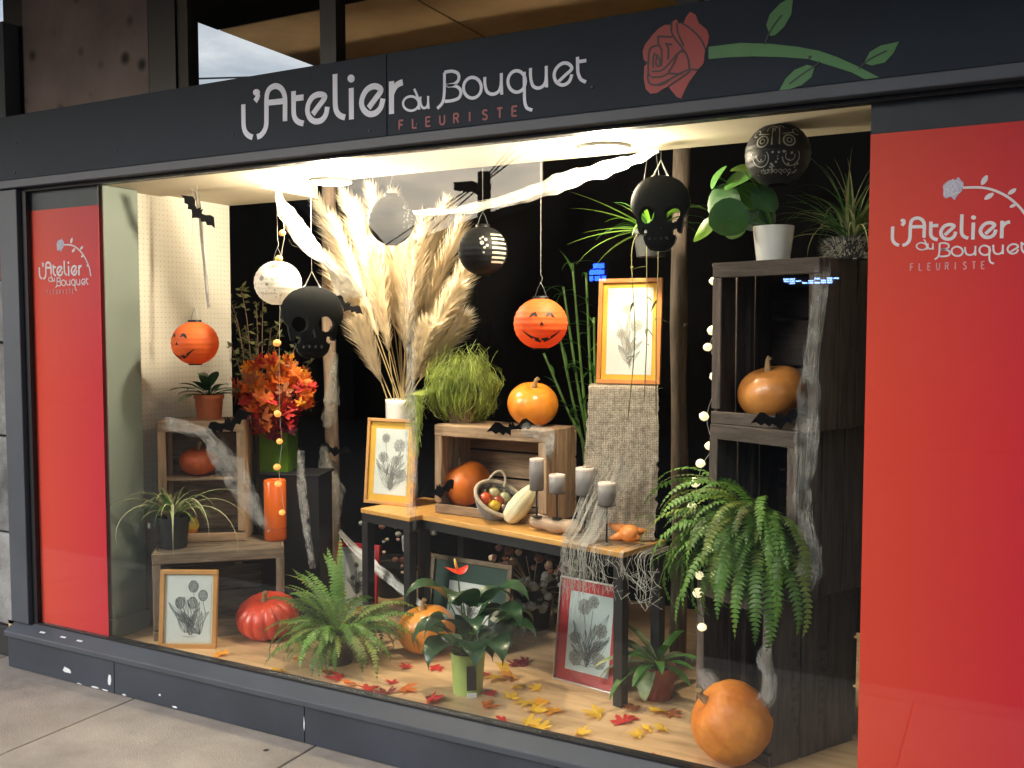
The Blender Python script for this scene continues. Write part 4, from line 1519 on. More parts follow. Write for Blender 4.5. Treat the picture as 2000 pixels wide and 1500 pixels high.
T3 = t3.location
Tq = T3 + hdir(R(-20)) * 0.150 + bdir(R(-20)) * 0.13
pumpkin('brownish orange pumpkin in the top crate of the tall stack', (Tq.x, Tq.y, T3.z + 0.016), 0.119, 0.178, mat('brown_orange_skin', (0.50, 0.16, 0.03), 0.35, 0.2, 7, 0.05, 40, c2=(0.6, 0.25, 0.06), coat=0.2), 8, 0.02, (10, -10))

# pale gourd leaning on the basket
q = Z(1004, 1027, TZ)
t = thing('pale_gourd', 'pale cream long gourd leaning beside the wicker basket', 'gourd', (q.x, q.y + 0.02, TZ + 0.001), 0)
prof = [(0.001, 0.0), (0.018, 0.002), (0.036, 0.020), (0.046, 0.06), (0.045, 0.11), (0.037, 0.15), (0.028, 0.175), (0.020, 0.19), (0.001, 0.194)]
b = MB().lathe(prof, 40, lambda an, z: 0.93 + 0.07 * abs(math.sin(an * 4)) ** 0.6, (0, 0, 0), False)
rot = Matrix.Rotation(R(36), 4, 'Y') @ Matrix.Rotation(R(-14), 4, 'X')
vs = [rot @ Vector(p) for p in b.v]
zm = min(v.z for v in vs)
b.v = [(v.x - .045, v.y, v.z - zm) for v in vs]
b.build('flesh', mat('pale_gourd_skin', (0.74, 0.66, 0.36), 0.4, 0.12, 8, 0.05, 40, c2=(0.78, 0.74, 0.52), coat=0.15), t, True)
tp = rot @ Vector((0, 0, .19))
MB().tube([(tp.x - .045, tp.y, tp.z - zm), (tp.x - .03, tp.y, tp.z - zm + .018)], [.012, .008], 7).build('stem', mat('green_stalk', (0.2, 0.22, 0.06), 0.7), t)

# wicker basket tipped towards the street with small gourds in it
q = Z(948, 1021, TZ)
bk = thing('wicker_basket', 'small pale wicker basket tipped forward, filled with little gourds', 'basket', (q.x, q.y + 0.05, TZ + 0.001), 0)
wick = mat('pale_wicker', (0.56, 0.46, 0.33), 0.8, 0.3, 40, 0.3, 120)
wickd = mat('grey_wicker', (0.24, 0.22, 0.20), 0.85, 0.3, 60, 0.4, 120)
tilt = Matrix.Rotation(R(46), 4, 'X') @ Matrix.Rotation(R(0), 4, 'Y')
tw = Matrix.Rotation(R(30), 4, 'Z') @ Matrix.Rotation(R(24), 4, 'Y')


def bput(b, name, m, parent, sm=False):
    b.v = [tuple((tw @ (tilt @ Vector(p))) + Vector((0.012, 0.02, 0.066))) for p in b.v]
    return b.build(name, m, parent, sm)


ec = lambda k, n, rx, ry, z: (rx * math.cos(2 * math.pi * k / n), ry * math.sin(2 * math.pi * k / n), z)
b = MB()
for lv in range(7):
    z = -0.05 + lv * 0.015
    rx, ry = 0.062 + lv * 0.007, 0.044 + lv * 0.005
    b.tube([ec(k, 26, rx + .0025 * ((k + lv) % 2), ry + .0025 * ((k + lv) % 2), z) for k in range(27)], 0.0082, 6, False)
bput(b, 'woven_side', wickd, bk)
b = MB().tube([ec(k, 30, 0.110, 0.080, 0.056) for k in range(31)], 0.0085, 7, False)
bput(b, 'rim', wick, bk)
bput(MB().lathe([(0.001, -0.055), (0.056, -0.055), (0.056, -0.048), (0.001, -0.048)], 20, None, (0, 0, 0), False), 'bottom', wickd, bk)
b = MB().tube([(-0.075 + .0 * k, 0.058 + 0.02 * math.sin(math.pi * k / 10), 0.056 + 0.060 * math.sin(math.pi * k / 10)) if False else (-0.07 + 0.07 * (1 - math.cos(math.pi * k / 10)) * .5, 0.062 + 0.048 * math.sin(math.pi * k / 10), 0.06 + 0.028 * math.sin(math.pi * k / 10)) for k in range(11)], 0.005, 6, False)
bput(b, 'handle', wick, bk)
fills = [(-0.055, -0.015, 0.034, (0.62, 0.09, 0.02)), (-0.01, -0.03, 0.032, (0.75, 0.45, 0.03)), (0.04, -0.02, 0.030, (0.06, 0.02, 0.018)), (0.068, 0.012, 0.028, (0.72, 0.50, 0.10)),
         (0.02, 0.03, 0.030, (0.42, 0.42, 0.24)), (-0.03, 0.030, 0.030, (0.50, 0.44, 0.22)), (-0.07, 0.018, 0.024, (0.06, 0.03, 0.02)), (0.0, 0.0, 0.03, (0.30, 0.05, 0.02))]
for k, (x, y, r_, c_) in enumerate(fills):
    g = thing('mini_gourd', ['little red gourd in the wicker basket', 'little yellow gourd in the wicker basket', 'little dark purple gourd in the wicker basket', 'little golden gourd at the rim of the wicker basket',
                             'little green gourd in the wicker basket', 'little pale green gourd in the wicker basket', 'tiny brown gourd in the wicker basket', 'little maroon gourd in the middle of the wicker basket'][k], 'gourd', (0, 0, 0), 0, 'gourds in the basket')
    cpos = (tw @ (tilt @ Vector((x, y, 0.030)))) + Vector((0.012, 0.02, 0.066)) + bk.location
    g.location = cpos
    prof = [(max(1e-4, r_ * math.sin(math.pi * i / 10)), -r_ * .85 * math.cos(math.pi * i / 10)) for i in range(11)]
    MB().lathe(prof, 24, lambda an, z: .92 + .08 * abs(math.sin(an * 4)) ** .6, (0, 0, 0), False).build('flesh', mat('gourd_%d' % k, c_, 0.4, 0.2, 20, coat=0.15), g, True)
    MB().tube([(0, 0, r_ * .8), (0.003, -.004, r_ * 1.15)], [.005, .004], 6).build('stem', stalk, g)

# fingered orange gourd at the right end of the table
q = Z(1226, 1066, TZ)
t = thing('crown_gourd', 'orange fingered gourd at the burlap end of the table', 'gourd', (q.x + .0, q.y + 0.015, TZ + 0.012), R(10))
b = MB().ball((0, 0, 0.034), 0.042, 16, 10, 0.8)
for an, ln, el in ((185, .085, 22), (205, .08, -14), (160, .06, 30), (20, .07, 8), (330, .055, -16), (80, .05, 20), (260, .05, 5)):
    d = Vector((math.cos(R(an)) * math.cos(R(el)), math.sin(R(an)) * math.cos(R(el)) * .8, math.sin(R(el))))
    b.tube([Vector((0, 0, .034)) + d * .02, Vector((0, 0, .034)) + d * (ln * .6), Vector((0, 0, .034)) + d * ln], [.022, .015, .006], 9)
b.v = [(x, y, max(z, 0.0)) for x, y, z in b.v]
b.build('flesh', mat('orange_gourd_skin', (0.74, 0.26, 0.06), 0.45, 0.12), t, True)

# ================================================================== CANDLES ON A DRIFTWOOD LOG
lg = Z(1083, 1046, TZ)
LGZ = 0.062
t = thing('driftwood_log', 'short pale driftwood log lying on the table under the candles', 'log', (lg.x, lg.y + 0.035, TZ + 0.001), R(-10))
b = MB()
pts, rs_ = [], []
for i in range(11):
    qq = i / 10
    pts.append((-0.13 + 0.26 * qq, 0.004 * math.sin(i * 1.3), 0.034 + .003 * math.sin(i)))
    rs_.append(0.030 * (1 + 0.12 * math.sin(i * 1.7)) * (0.86 if i in (0, 10) else 1))
b.tube(pts, rs_, 12)
b.v = [(x, y, max(0, z)) for x, y, z in b.v]
b.build('wood', mat('driftwood', (0.34, 0.24, 0.16), 0.8, 0.35, 6, 0.35, 40, stretch=(1, 9, 9)), t, True)
wax = mat('grey_candle_wax', (0.30, 0.275, 0.265), 0.5, 0.12, 10, transl=0.08)
waxt = mat('pale_candle_rim', (0.62, 0.52, 0.46), 0.5, 0.05)
for lab, u, vt, vb, wu, vfoot, base_z, yoff in (
        ('tall grey pillar candle on the driftwood log before the crate', 1048, 895, 956, 28, 985, TZ + LGZ, 0.03),
        ('short grey pillar candle on the driftwood log beside the tall candle', 1088, 926, 962, 32, 1000, TZ + LGZ, 0.03),
        ('grey pillar candle half veiled by gauze before the burlap', 1142, 913, 966, 36, 1010, TZ + 0.001, 0.0),
        ('grey pillar candle with pale rim before the middle of the burlap', 1185, 942, 986, 35, 1022, TZ + 0.001, 0.0)):
    if yoff:
        Yc = lg.y + 0.03
    else:
        Yc = 0.485 + 0.2 * (1185 - u) / 150
    p = P(u, vb, Yc)
    s_ = mpp(p)
    t = thing('pillar_candle', lab, 'candle', (p.x, p.y, base_z), 0, 'grey pillar candles')
    zb = p.z - base_z
    hh = (vb - vt) * s_
    r_ = wu * s_ / 2
    MB().lathe([(0.001, 0), (0.022, 0), (0.022, 0.003), (0.004, 0.006), (0.0035, zb - .006), (r_ * .9, zb - .003), (r_ * 1.05, zb - .0005), (0.001, zb - .0006)], 16, None, (0, 0, 0), False).build('iron_holder', BLKMET, t, False)
    MB().lathe([(0.001, zb), (r_, zb), (r_, zb + hh - 0.010), (r_ * .985, zb + hh - 0.0095)], 24, None, (0, 0, 0), False).build('wax', wax, t, True)
    MB().lathe([(r_, zb + hh - .0098), (r_, zb + hh - .002), (r_ * .95, zb + hh), (r_ * .8, zb + hh - .004), (.001, zb + hh - .005)], 24, None, (0, 0, 0), False).build('rim', waxt, t, True)
    MB().tube([(0, 0, zb + hh - .005), (.001, 0, zb + hh + .008)], .0012, 5).build('wick', mat('white_wick', (.7, .68, .62), .8), t)

# ================================================================== VASES
vz = P(782, 900, S0.y + 0.30)
t = thing('white_vase', 'tall white cylinder vase holding pampas grass behind the daisy print', 'vase', (vz.x, vz.y, TZ + .001))
VH = 0.485
MB().lathe([(0.001, 0), (0.062, 0), (0.066, 0.02), (0.070, VH - .02), (0.0715, VH), (0.066, VH), (0.064, VH - .05), (0.06, .03), (0.001, .03)], 28, None, (0, 0, 0), False).build('body', whitepot, t, True)
VASE = Vector((vz.x, vz.y, TZ + VH))
oc = Z(523, 1058, LZ)
t = thing('orange_vase', 'orange glass cylinder vase standing on the dark crate', 'vase', (oc.x + .0, oc.y + 0.055, LZ + .001))
MB().lathe([(0.001, 0), (0.050, 0), (0.053, 0.006), (0.053, 0.285), (0.050, 0.290), (0.0475, 0.285), (0.047, 0.012), (0.001, 0.012)], 28, None, (0, 0, 0), False).build('body', mat('orange_glass', (0.72, 0.13, 0.012), 0.22, 0.08, coat=0.4), t, True)
MB().lathe([(0.052, 0.0), (0.060, 0.0), (0.060, 0.06), (0.057, 0.062), (0.0535, 0.055)], 28, None, (0, 0, 0), False).build('glass_foot', glass('foot_glass', (1, .95, .9), 1.0), t, True)
gv = P(545, 905, 0.78)
t = thing('green_vase', 'square lime green glass vase on the black pedestal', 'vase', (gv.x, gv.y, BPZ + .001), R(20))
b = MB()
wv, hv = 0.072, 0.20
b.box(-wv, wv, -wv, -wv + .006, 0, hv).box(-wv, wv, wv - .006, wv, 0, hv).box(-wv, -wv + .006, -wv + .0061, wv - .0061, 0, hv).box(wv - .006, wv, -wv + .0061, wv - .0061, 0, hv).box(-wv + .0061, wv - .0061, -wv + .0061, wv - .0061, 0, .01)
b.build('body', mat('lime_glass', (0.16, 0.34, 0.015), 0.12, 0.1, coat=0.5, transl=0.4), t)
BOUQ_C = Vector((gv.x - 0.02, gv.y, BPZ + 0.26))

# ================================================================== PAMPAS


def pampas_plume(parent, root, tip, rs, size=1.0, hairs=900):
    rn = random.Random(rs)
    root, tip = Vector(root), Vector(tip)
    ax = tip - root
    L_ = ax.length
    side = Vector((ax.x, ax.y, 0))
    side = side.normalized() if side.length > 1e-3 else Vector((1, 0, 0))
    pts = []
    for i in range(9):
        q = i / 8
        pts.append(root + ax * q + side * 0.05 * q * q * L_ + Vector((0, 0, -0.03 * q * q * L_)))
    st = MB().tube(pts, [0.0032 * (1 - .5 * i / 8) for i in range(9)], 5).build('stem', straw, parent)
    b = MB()
    for k in range(hairs):
        q = 0.40 + 0.60 * rn.random() ** 0.85
        i = min(7, int(q * 8))
        p = pts[i].lerp(pts[i + 1], q * 8 - i)
        d = (pts[i + 1] - pts[i]).normalized()
        fat = math.sin(math.pi * min(1, (q - 0.36) / 0.68)) ** 0.7
        an = rn.uniform(0, 6.283)
        o = d.orthogonal().normalized()
        o = Matrix.Rotation(an, 3, d) @ o
        ln = rn.uniform(.05, .125) * (0.35 + fat) * size
        e1 = p + d * ln * .62 + o * ln * .26
        e2 = p + d * ln * 1.12 + o * ln * .50 + Vector((0, 0, -ln * .12))
        s = d.cross(o) * rn.uniform(.0016, .0038)
        v0 = len(b.v)
        b.v += [tuple(p - s * .6), tuple(p + s * .6), tuple(e1 + s), tuple(e1 - s), tuple(e2)]
        b.f += [(v0, v0 + 1, v0 + 2, v0 + 3), (v0 + 3, v0 + 2, v0 + 4)]
    b.build('plume', pampas_m, parent, kind='stuff')


pg_ = thing('pampas_grass', 'large bunch of fluffy beige pampas grass in the white vase', 'pampas grass', VASE)
tips = [(640, 385, 1.15), (668, 420, 1.0), (690, 372, 1.12), (718, 400, .92), (745, 365, 1.05), (775, 420, .85), (800, 470, .80), (818, 425, .95), (850, 395, 1.05), (880, 430, 1.0), (905, 500, .92), (878, 560, .85),
        (690, 560, .88), (712, 640, .86), (888, 620, .95), (740, 480, .8), (840, 500, 1.15), (655, 500, 1.05), (770, 370, 1.2), (830, 640, .82)]
for k, (u, v, Y) in enumerate(tips):
    tp = P(u, v, vz.y + (Y - 1.0) * 0.8)
    a = 2 * math.pi * k / len(tips)
    pampas_plume(pg_, (0.03 * math.cos(a), 0.03 * math.sin(a), -0.10), tp - VASE, 100 + k, 1.05, 950)

# ================================================================== LEAFY PLANTS


def curve_pts(base, az, el, ln, droop, n=8, wob=0.0, rn=random):
    """a stem that leaves at el and bends down"""
    p = Vector(base)
    res = [p.copy()]
    e = el
    a = az
    for i in range(n):
        d = Vector((math.cos(a) * math.cos(e), math.sin(a) * math.cos(e), math.sin(e)))
        p = p + d * (ln / n)
        res.append(p.copy())
        e -= droop / n * (0.5 + i / n)
        a += rn.uniform(-wob, wob)
    return res


def blade(parent, base, az, el, ln, wd, droop, m, name='leaf', n=8, fold=0.18, rn=random, tipf=1.0):
    pts = curve_pts(base, az, el, ln, droop, n, 0.03, rn)
    side = Vector((-math.sin(az), math.cos(az), 0))
    ws = [wd * (0.55 + 0.45 * math.sin(math.pi * min(1, q * 1.4))) * (1 - q ** 3 * .96 * tipf) for q in [i / n for i in range(n + 1)]]
    return MB().ribbon(pts, ws, side, fold).build(name, m, parent, True)


def broad_leaf(parent, base, az, el, petiole, ln, wd, m, pm, droop=1.2, heart=False, rn=random, name='leaf', roll=0.0):
    """petiole plus an oval or heart blade with a mid fold"""
    pp_ = curve_pts(base, az, el, petiole, 0.5, 5, 0.02, rn)
    st = MB().tube(pp_, [.0032, .003, .0027, .0025, .0023, .002], 5).build('petiole', pm, parent)
    p0 = pp_[-1]
    d = (pp_[-1] - pp_[-2]).normalized()
    e0 = math.asin(max(-1, min(1, d.z)))
    pts = curve_pts(p0, az, e0 - .2, ln, droop, 9, 0.02, rn)
    side = Vector((-math.sin(az), math.cos(az), 0))
    if roll:
        side = Matrix.Rotation(roll, 3, Vector((math.cos(az), math.sin(az), 0))) @ side
    ws = []
    for i in range(10):
        q = i / 9
        if heart:
            wv_ = (math.sin(math.pi * min(1, q * 0.8 + .26)) ** .8) * (1 - q ** 2.2) + .02
        else:
            wv_ = math.sin(math.pi * (q * .93 + .05)) ** .75
        ws.append(max(.003, wd * wv_))
    if heart:       # back lobes
        bk_ = p0 - (pts[1] - pts[0]) * 1.3
        b = MB().ribbon(pts, ws, side, .16)
        s = side * ws[0] * .32
        v0 = len(b.v)
        w0 = ws[0] / 2
        for sg_ in (-1, 1):
            o = len(b.v)
            c = p0 + side * sg_ * w0 * .55
            up_ = (pts[1] - pts[0]).cross(side).normalized() * .16 * ws[0]
            b.v += [tuple(p0), tuple(p0 + side * sg_ * w0 + up_), tuple(bk_ + side * sg_ * w0 * .85 + up_ * .6), tuple(bk_ * .9 + p0 * .1 + side * sg_ * w0 * .35)]
            b.f += [(o, o + 1, o + 2, o + 3) if sg_ > 0 else (o + 3, o + 2, o + 1, o)]
        lf = b.build(name, m, parent, True)
    else:
        lf = MB().ribbon(pts, ws, side, .14).build(name, m, parent, True)
    return lf


def frond(parent, base, az, el, ln, droop, wd, m, rn, pairs=26):
    roll_ = rn.random()
    m = leaf_fern3 if roll_ < .05 else leaf_fern2 if roll_ < .28 else m
    wd *= rn.uniform(.75, 1.15)
    pts = curve_pts(base, az, el, ln, droop, 14, 0.10, rn)
    b = MB().tube(pts[::2], [.0018 * (1 - .09 * i) for i in range(len(pts[::2]))], 4, False)
    side0 = Vector((-math.sin(az), math.cos(az), rn.uniform(-.45, .45))).normalized()
    n = len(pts) - 1
    for k in range(pairs):
        q = 0.06 + 0.94 * k / pairs
        i = min(n - 1, int(q * n))
        p = pts[i].lerp(pts[i + 1], q * n - i)
        d = (pts[i + 1] - pts[i]).normalized()
        side = (side0 - d * side0.dot(d)).normalized()
        nrm = d.cross(side)
        w_ = wd * (math.sin(math.pi * min(1, q * .9 + .12)) ** .6) * rn.uniform(.85, 1.1)
        for sg_ in (-1, 1):
            o = (side * sg_ + d * .28 + nrm * rn.uniform(-.25, .12)).normalized()
            hw = ln / pairs * .40
            a0, a1 = p - d * hw, p + d * hw
            mid = p + o * w_ * .55
            tip = p + o * w_ + Vector((0, 0, -w_ * .18))
            v0 = len(b.v)
            b.v += [tuple(a0), tuple(a1), tuple(mid + d * hw * .8), tuple(mid - d * hw * .8), tuple(tip)]
            b.f += [(v0, v0 + 1, v0 + 2, v0 + 3), (v0 + 3, v0 + 2, v0 + 4)]
    return b.build('frond', m, parent)


def pot(parent, r, h, m, taper=.78, lip=True, z0=0.0):
    prof = [(.001, z0), (r * taper, z0), (r * .97, z0 + h * .82)]
    prof += [(r * 1.06, z0 + h * .83), (r * 1.06, z0 + h), (r * .94, z0 + h)] if lip else [(r, z0 + h), (r * .93, z0 + h)]
    prof += [(r * .9, z0 + h * .86), (.001, z0 + h * .86)]
    o = MB().lathe(prof, 28, None, (0, 0, 0), False).build('pot', m, parent, True)
    em = o.modifiers.new('split', 'EDGE_SPLIT')
    em.split_angle = R(40)
    MB().lathe([(r * .89, z0 + h * .865), (r * .5, z0 + h * .9), (.001, z0 + h * .91)], 16, None, (0, 0, 0), False).build('soil', soil, parent, True)


# ---- floor fern
rn = random.Random(31)
q = Z(655, 1296, FLOOR)
t = thing('floor_fern', 'spreading green fern in a dark pot on the display floor', 'fern', (q.x, q.y + 0.02, FLOOR))
pot(t, 0.075, 0.095, mat('dark_brown_pot', (0.03, 0.02, 0.016), 0.6))
for k in range(100):
    inner = k < 16
    az = rn.uniform(2.2, 4.3) if inner else rn.uniform(0, 6.283)
    el = rn.uniform(1.05, 1.45) if inner else rn.uniform(0.45, 1.1)
    ln = rn.uniform(.34, .50) if inner else rn.uniform(.30, .44)
    yy = math.sin(az)
    if yy < -0.35:
        ln *= .78
    frond(t, (rn.uniform(-.025, .025), rn.uniform(-.025, .025), .09), az, el, ln, rn.uniform(1.5, 2.5) if not inner else rn.uniform(.7, 1.5), .030, leaf_fern, rn)
# ---- fern spilling out of the middle crate of the tower
rn = random.Random(47)
K2l = t2.location
q = K2l + hdir(R(-26)) * 0.17 + bdir(R(-26)) * 0.10
t = thing('crate_fern', 'full green fern spilling out of the middle crate of the tall stack', 'fern', (q.x, q.y, K2l.z + 0.016))
pot(t, 0.085, 0.15, mat('dark_brown_pot', (0.03, 0.02, 0.016), 0.6))
front = R(-26) - R(90)
for k in range(160):
    az = front + rn.uniform(-1.4, 1.15)
    el = rn.uniform(.0, 1.3)
    ln = rn.uniform(.28, .54)
    if abs(az - front) < .6 and rn.random() < .5:
        ln *= .8
    frond(t, (rn.uniform(-.03, .03) + .03 * math.cos(front), rn.uniform(-.03, .03) + .03 * math.sin(front), .15), az, el, ln, rn.uniform(2.0, 3.2), .030, leaf_fern, rn, 28)
for az, el, ln, dr in ((front - 1.05, .35, .46, .75), (front - 1.2, .1, .40, .8), (front - .9, .05, .42, .9), (front - .3, -.1, .48, 1.9), (front + .5, .1, .5, 2.6)):
    frond(t, (.04 * math.cos(front), .04 * math.sin(front), .15), az, el, ln, dr, .028, leaf_fern, rn, 32)
MB().ball((.0, -.10, .235), .012, 10, 8).build('red_berry', mat('red_berry', (.45, .03, .02), .3, coat=.4), t, True)
# ---- spider plant on the left crate
rn = random.Random(8)
q = Z(320, 1074, LZ)
SPL = Vector((q.x, q.y + 0.06, LZ + .001))
t = thing('spider_plant', 'spider plant with striped arching blades in a dark pot on the floor crate', 'spider plant', SPL)
pot(t, 0.072, 0.145, darkpot, .8)
for k in range(44):
    az = rn.uniform(0, 6.283)
    blade(t, (rn.uniform(-.02, .02), rn.uniform(-.02, .02), .13), az, rn.uniform(.6, 1.35), rn.uniform(.20, .34), .012, rn.uniform(1.6, 3.0), leaf_stripe if k % 3 else leaf_mid, rn=rn)
toc = math.atan2(-1, .9)
for az, el, ln, dr in ((toc + 1.1, .75, .44, 2.2), (toc + .9, .6, .52, 2.7), (toc + .5, .9, .50, 3.2), (toc + .1, .8, .50, 3.6), (toc - .9, .8, .42, 3.1), (toc - 1.3, .9, .40, 2.6), (toc + 1.4, .9, .46, 2.3)):
    blade(t, (0, 0, .135), az, el, ln, .0135, dr, mat('pale_striped_blade', (.46, .47, .27), .5, .3, 7, transl=.3), rn=rn, n=11)
MB().box(-.014, .014, -.084, -.083, .095, .12).build('plant_label', paper, t, False, (-.045, .0, 0), (0, 0, R(-20)))
# ---- snake-leaved plant in terracotta on the upright crate
rn = random.Random(18)
q = B0 + hdir(rzB) * .215 + bdir(rzB) * .11
t = thing('dark_leaf_plant', 'pointed dark leaved plant in a terracotta pot on the upright crate', 'potted plant', (q.x, q.y, B0.z + .581))
pot(t, .068, .118, terra, .85)
for k in range(15):
    az = 2 * math.pi * k / 15 + rn.uniform(-.2, .2)
    broad_leaf(t, (0, 0, .10), az, rn.uniform(.5, 1.3), rn.uniform(.03, .08), rn.uniform(.11, .16), .048, leaf_dark, leaf_dark, rn.uniform(.3, 1.0), rn=rn)
# ---- autumn leaf bouquet in the green vase


def maple_mesh(name, size, m, curl, rs):
    rn_ = random.Random(rs)
    lobes = [(90, 1.0), (38, .86), (-8, .66), (142, .86), (188, .66)]
    pts = []
    order = [188, 142, 90, 38, -8]
    ln = dict(lobes)
    res = [(0, -.12)]
    for i, a in enumerate(order):
        L_ = ln[a]
        for da, rr in ((21, .52), (14, .62), (15, .76), (5, .84), (0, 1.0), (-5, .84), (-15, .76), (-14, .62), (-21, .52)):
            an = R(a + da)
            res.append((math.cos(an) * L_ * rr, math.sin(an) * L_ * rr))
        if i < 4:
            an = R((a + order[i + 1]) / 2)
            res.append((math.cos(an) * .42, math.sin(an) * .42))
    vs = [(0, 0, 0)]
    for x, y in res:
        r2 = x * x + y * y
        z = curl * (r2 * .35 + .12 * math.sin(3 * math.atan2(y, x) + rs))
        vs.append((x * size * rn_.uniform(.95, 1.05), y * size * rn_.uniform(.95, 1.05), z * size))
    n = len(res)
    fs = [(0, i, i % n + 1) for i in range(1, n + 1)]
    # stalk
    o = len(vs)
    vs += [(-.012 * size, -.1 * size, 0), (.012 * size, -.1 * size, 0), (.03 * size, -.55 * size, .08 * size), (.015 * size, -.55 * size, .08 * size)]
    fs.append((o, o + 1, o + 2, o + 3))
    me = bpy.data.meshes.new(name)
    me.from_pydata(vs, [], fs)
    me.materials.append(m)
    return me


LC = {'red': (.50, .022, .018), 'orange': (.70, .16, .015), 'yellow': (.78, .48, .03), 'amber': (.75, .32, .02), 'dark': (.20, .012, .016), 'brown': (.34, .10, .03), 'violet': (.16, .02, .05)}
LMAT = {k: mat('fallen_leaf_' + k, c, .6, .2, 20, transl=.25, rnd=.15) for k, c in LC.items()}
LME = {k: [maple_mesh('maple_leaf_' + k, 1.0, LMAT[k], cu, i) for i, cu in enumerate((.45, .8, .15))] for k in LC}
rn = random.Random(77)
t = thing('autumn_bouquet', 'red and orange autumn leaf bouquet in the lime green vase', 'bouquet', (gv.x, gv.y, BPZ + .012))
bc = P(533, 775, 0.72) - t.location
bs_ = MB()
for k in range(9):
    a = rn.uniform(0, 6.28)
    bs_.tube([(rn.uniform(-.03, .03), rn.uniform(-.03, .03), .01), (bc.x * .6 + .05 * math.cos(a), bc.y * .5 + .04 * math.sin(a), .24), (bc.x + .14 * math.cos(a), bc.y + .1 * math.sin(a), bc.z + rn.uniform(-.1, .1))], .0025, 5)
bs_.build('stem', mat('brown_twig', (.12, .07, .04), .8), t)
for k in range(270):
    while True:
        x, y, z = rn.uniform(-1, 1), rn.uniform(-1, 1), rn.uniform(-1, 1)
        r2 = x * x + y * y + z * z
        if .25 < r2 < 1:
            break
    if z < -.2:
        x *= .75
    hue = rn.random()
    low = z < -.25
    c_ = ('dark' if hue < .35 else 'violet' if hue < .5 else 'red' if hue < .8 else 'orange') if low else ('orange' if hue < .48 else 'red' if hue < .74 else 'amber' if hue < .88 else 'brown')
    p = bc + Vector((x * .215, y * .16, z * .215))
    lf = link('leaf', rn.choice(LME[c_]), t, p, (rn.uniform(-.6, .8) + R(60), rn.uniform(-.9, .9), rn.uniform(0, 6.28)))
    s_ = rn.uniform(.040, .066)
    lf.scale = (s_, s_, s_)
# ---- olive branches behind the left crate
rn = random.Random(3)
ob = P(505, 700, 1.0)
t = thing('olive_branch_plant', 'loose olive green leafy branches in the dark behind the white lantern', 'plant', (ob.x, ob.y, FLOOR))
pot(t, .11, .25, darkpot)
leafm = MB()
for u, v in ((440, 565), (452, 610), (470, 560), (480, 640), (500, 590), (515, 560), (530, 640), (470, 690), (545, 690), (500, 660), (560, 600), (450, 670), (620, 690), (600, 640)):
    e = P(u, v, 1.0 + rn.uniform(-.1, .15)) - t.location
    m0 = Vector((0, 0, .25))
    pts = [Vector((0, 0, .2)), Vector((e.x * .2, e.y * .3, .8)), Vector((e.x * .55, e.y * .6, e.z * .85)), e]
    sp_ = [Vector(x) for x in smoothpath([tuple(x) for x in pts], 5)]
    MB().tube(sp_, [.005 * (1 - .045 * i) for i in range(len(sp_))], 5).build('branch', mat('brown_twig', (.12, .07, .04), .8), t)
    for k in range(26):
        i = rn.randint(len(sp_) // 2, len(sp_) - 2)
        p = sp_[i].lerp(sp_[i + 1], rn.random())
        a, e_ = rn.uniform(0, 6.28), rn.uniform(-.7, .9)
        d = Vector((math.cos(a) * math.cos(e_), math.sin(a) * math.cos(e_), math.sin(e_)))
        s = d.orthogonal().normalized() * rn.uniform(.007, .012)
        L_ = rn.uniform(.03, .055)
        o = len(leafm.v)
        leafm.v += [tuple(p), tuple(p + d * L_ * .5 + s), tuple(p + d * L_), tuple(p + d * L_ * .5 - s)]
        leafm.f += [(o, o + 1, o + 2, o + 3)]
leafm.build('leaves', leaf_olive, t, kind='stuff')
# ---- mossy strand plant on the table crate
rn = random.Random(12)
q = P(903, 815, C0.y + .12)
t = thing('mistletoe_cactus', 'round mossy lime green strand plant on the table crate', 'potted plant', (q.x, C0.y + .12, TZ + .401))
pot(t, .075, .10, mat('brown_clay_pot', (.16, .10, .06), .75), .8)
b = MB()
for k in range(2400):
    a = rn.uniform(0, 6.283)
    R0 = rn.uniform(.06, .145) if k % 6 else rn.uniform(.13, .18)
    e0 = rn.uniform(.5, 1.5)
    e1 = e0 - rn.uniform(.6, 2.2)
    pts = []
    for i in range(6):
        e = e0 + (e1 - e0) * i / 5
        a += rn.uniform(-.2, .2)
        rr = R0 * rn.uniform(.93, 1.08) * (1 + .22 * mnoise.noise(Vector((math.cos(a) * 2.2, math.sin(a) * 2.2, e * 2.0))))
        pts.append(Vector((rr * math.cos(a) * math.cos(e), rr * math.sin(a) * math.cos(e), max(.135 + rr * 1.05 * math.sin(e), .006))) + Vector((rn.uniform(-.015, .015), rn.uniform(-.015, .015), rn.uniform(0, .016))))
    s = Vector((rn.uniform(-1, 1), rn.uniform(-1, 1), rn.uniform(-.3, .3)))
    b.ribbon(pts, rn.uniform(.0013, .0026), s if s.length > .1 else (1, 0, 0))
for k in range(110):          # a tress trailing down the crate's left corner
    x0, y0 = -.14 + rn.gauss(0, .022), -.125 + rn.uniform(-.03, .0)
    ln = rn.uniform(.05, .30) * max(.3, 1 - abs(x0 + .14) / .06)
    pts = [(x0 * .6, y0 * .6, .16)] + [(x0 + rn.uniform(-.016, .016), y0 - .02 + rn.uniform(-.01, .0), .13 - ln * i / 5) for i in range(6)]
    b.ribbon(pts, rn.uniform(.0018, .0034), (1, .2, 0))
for k in range(90):
    pts = curve_pts((rn.uniform(-.1, .1), rn.uniform(-.1, .1), .24), rn.uniform(0, 6.28), rn.uniform(.5, 1.5), rn.uniform(.06, .16), rn.uniform(.2, 1.0), 6, .3, rn)
    b.ribbon(pts, .0016, (1, 0, 0))
b.build('strands', moss, t, kind='stuff')
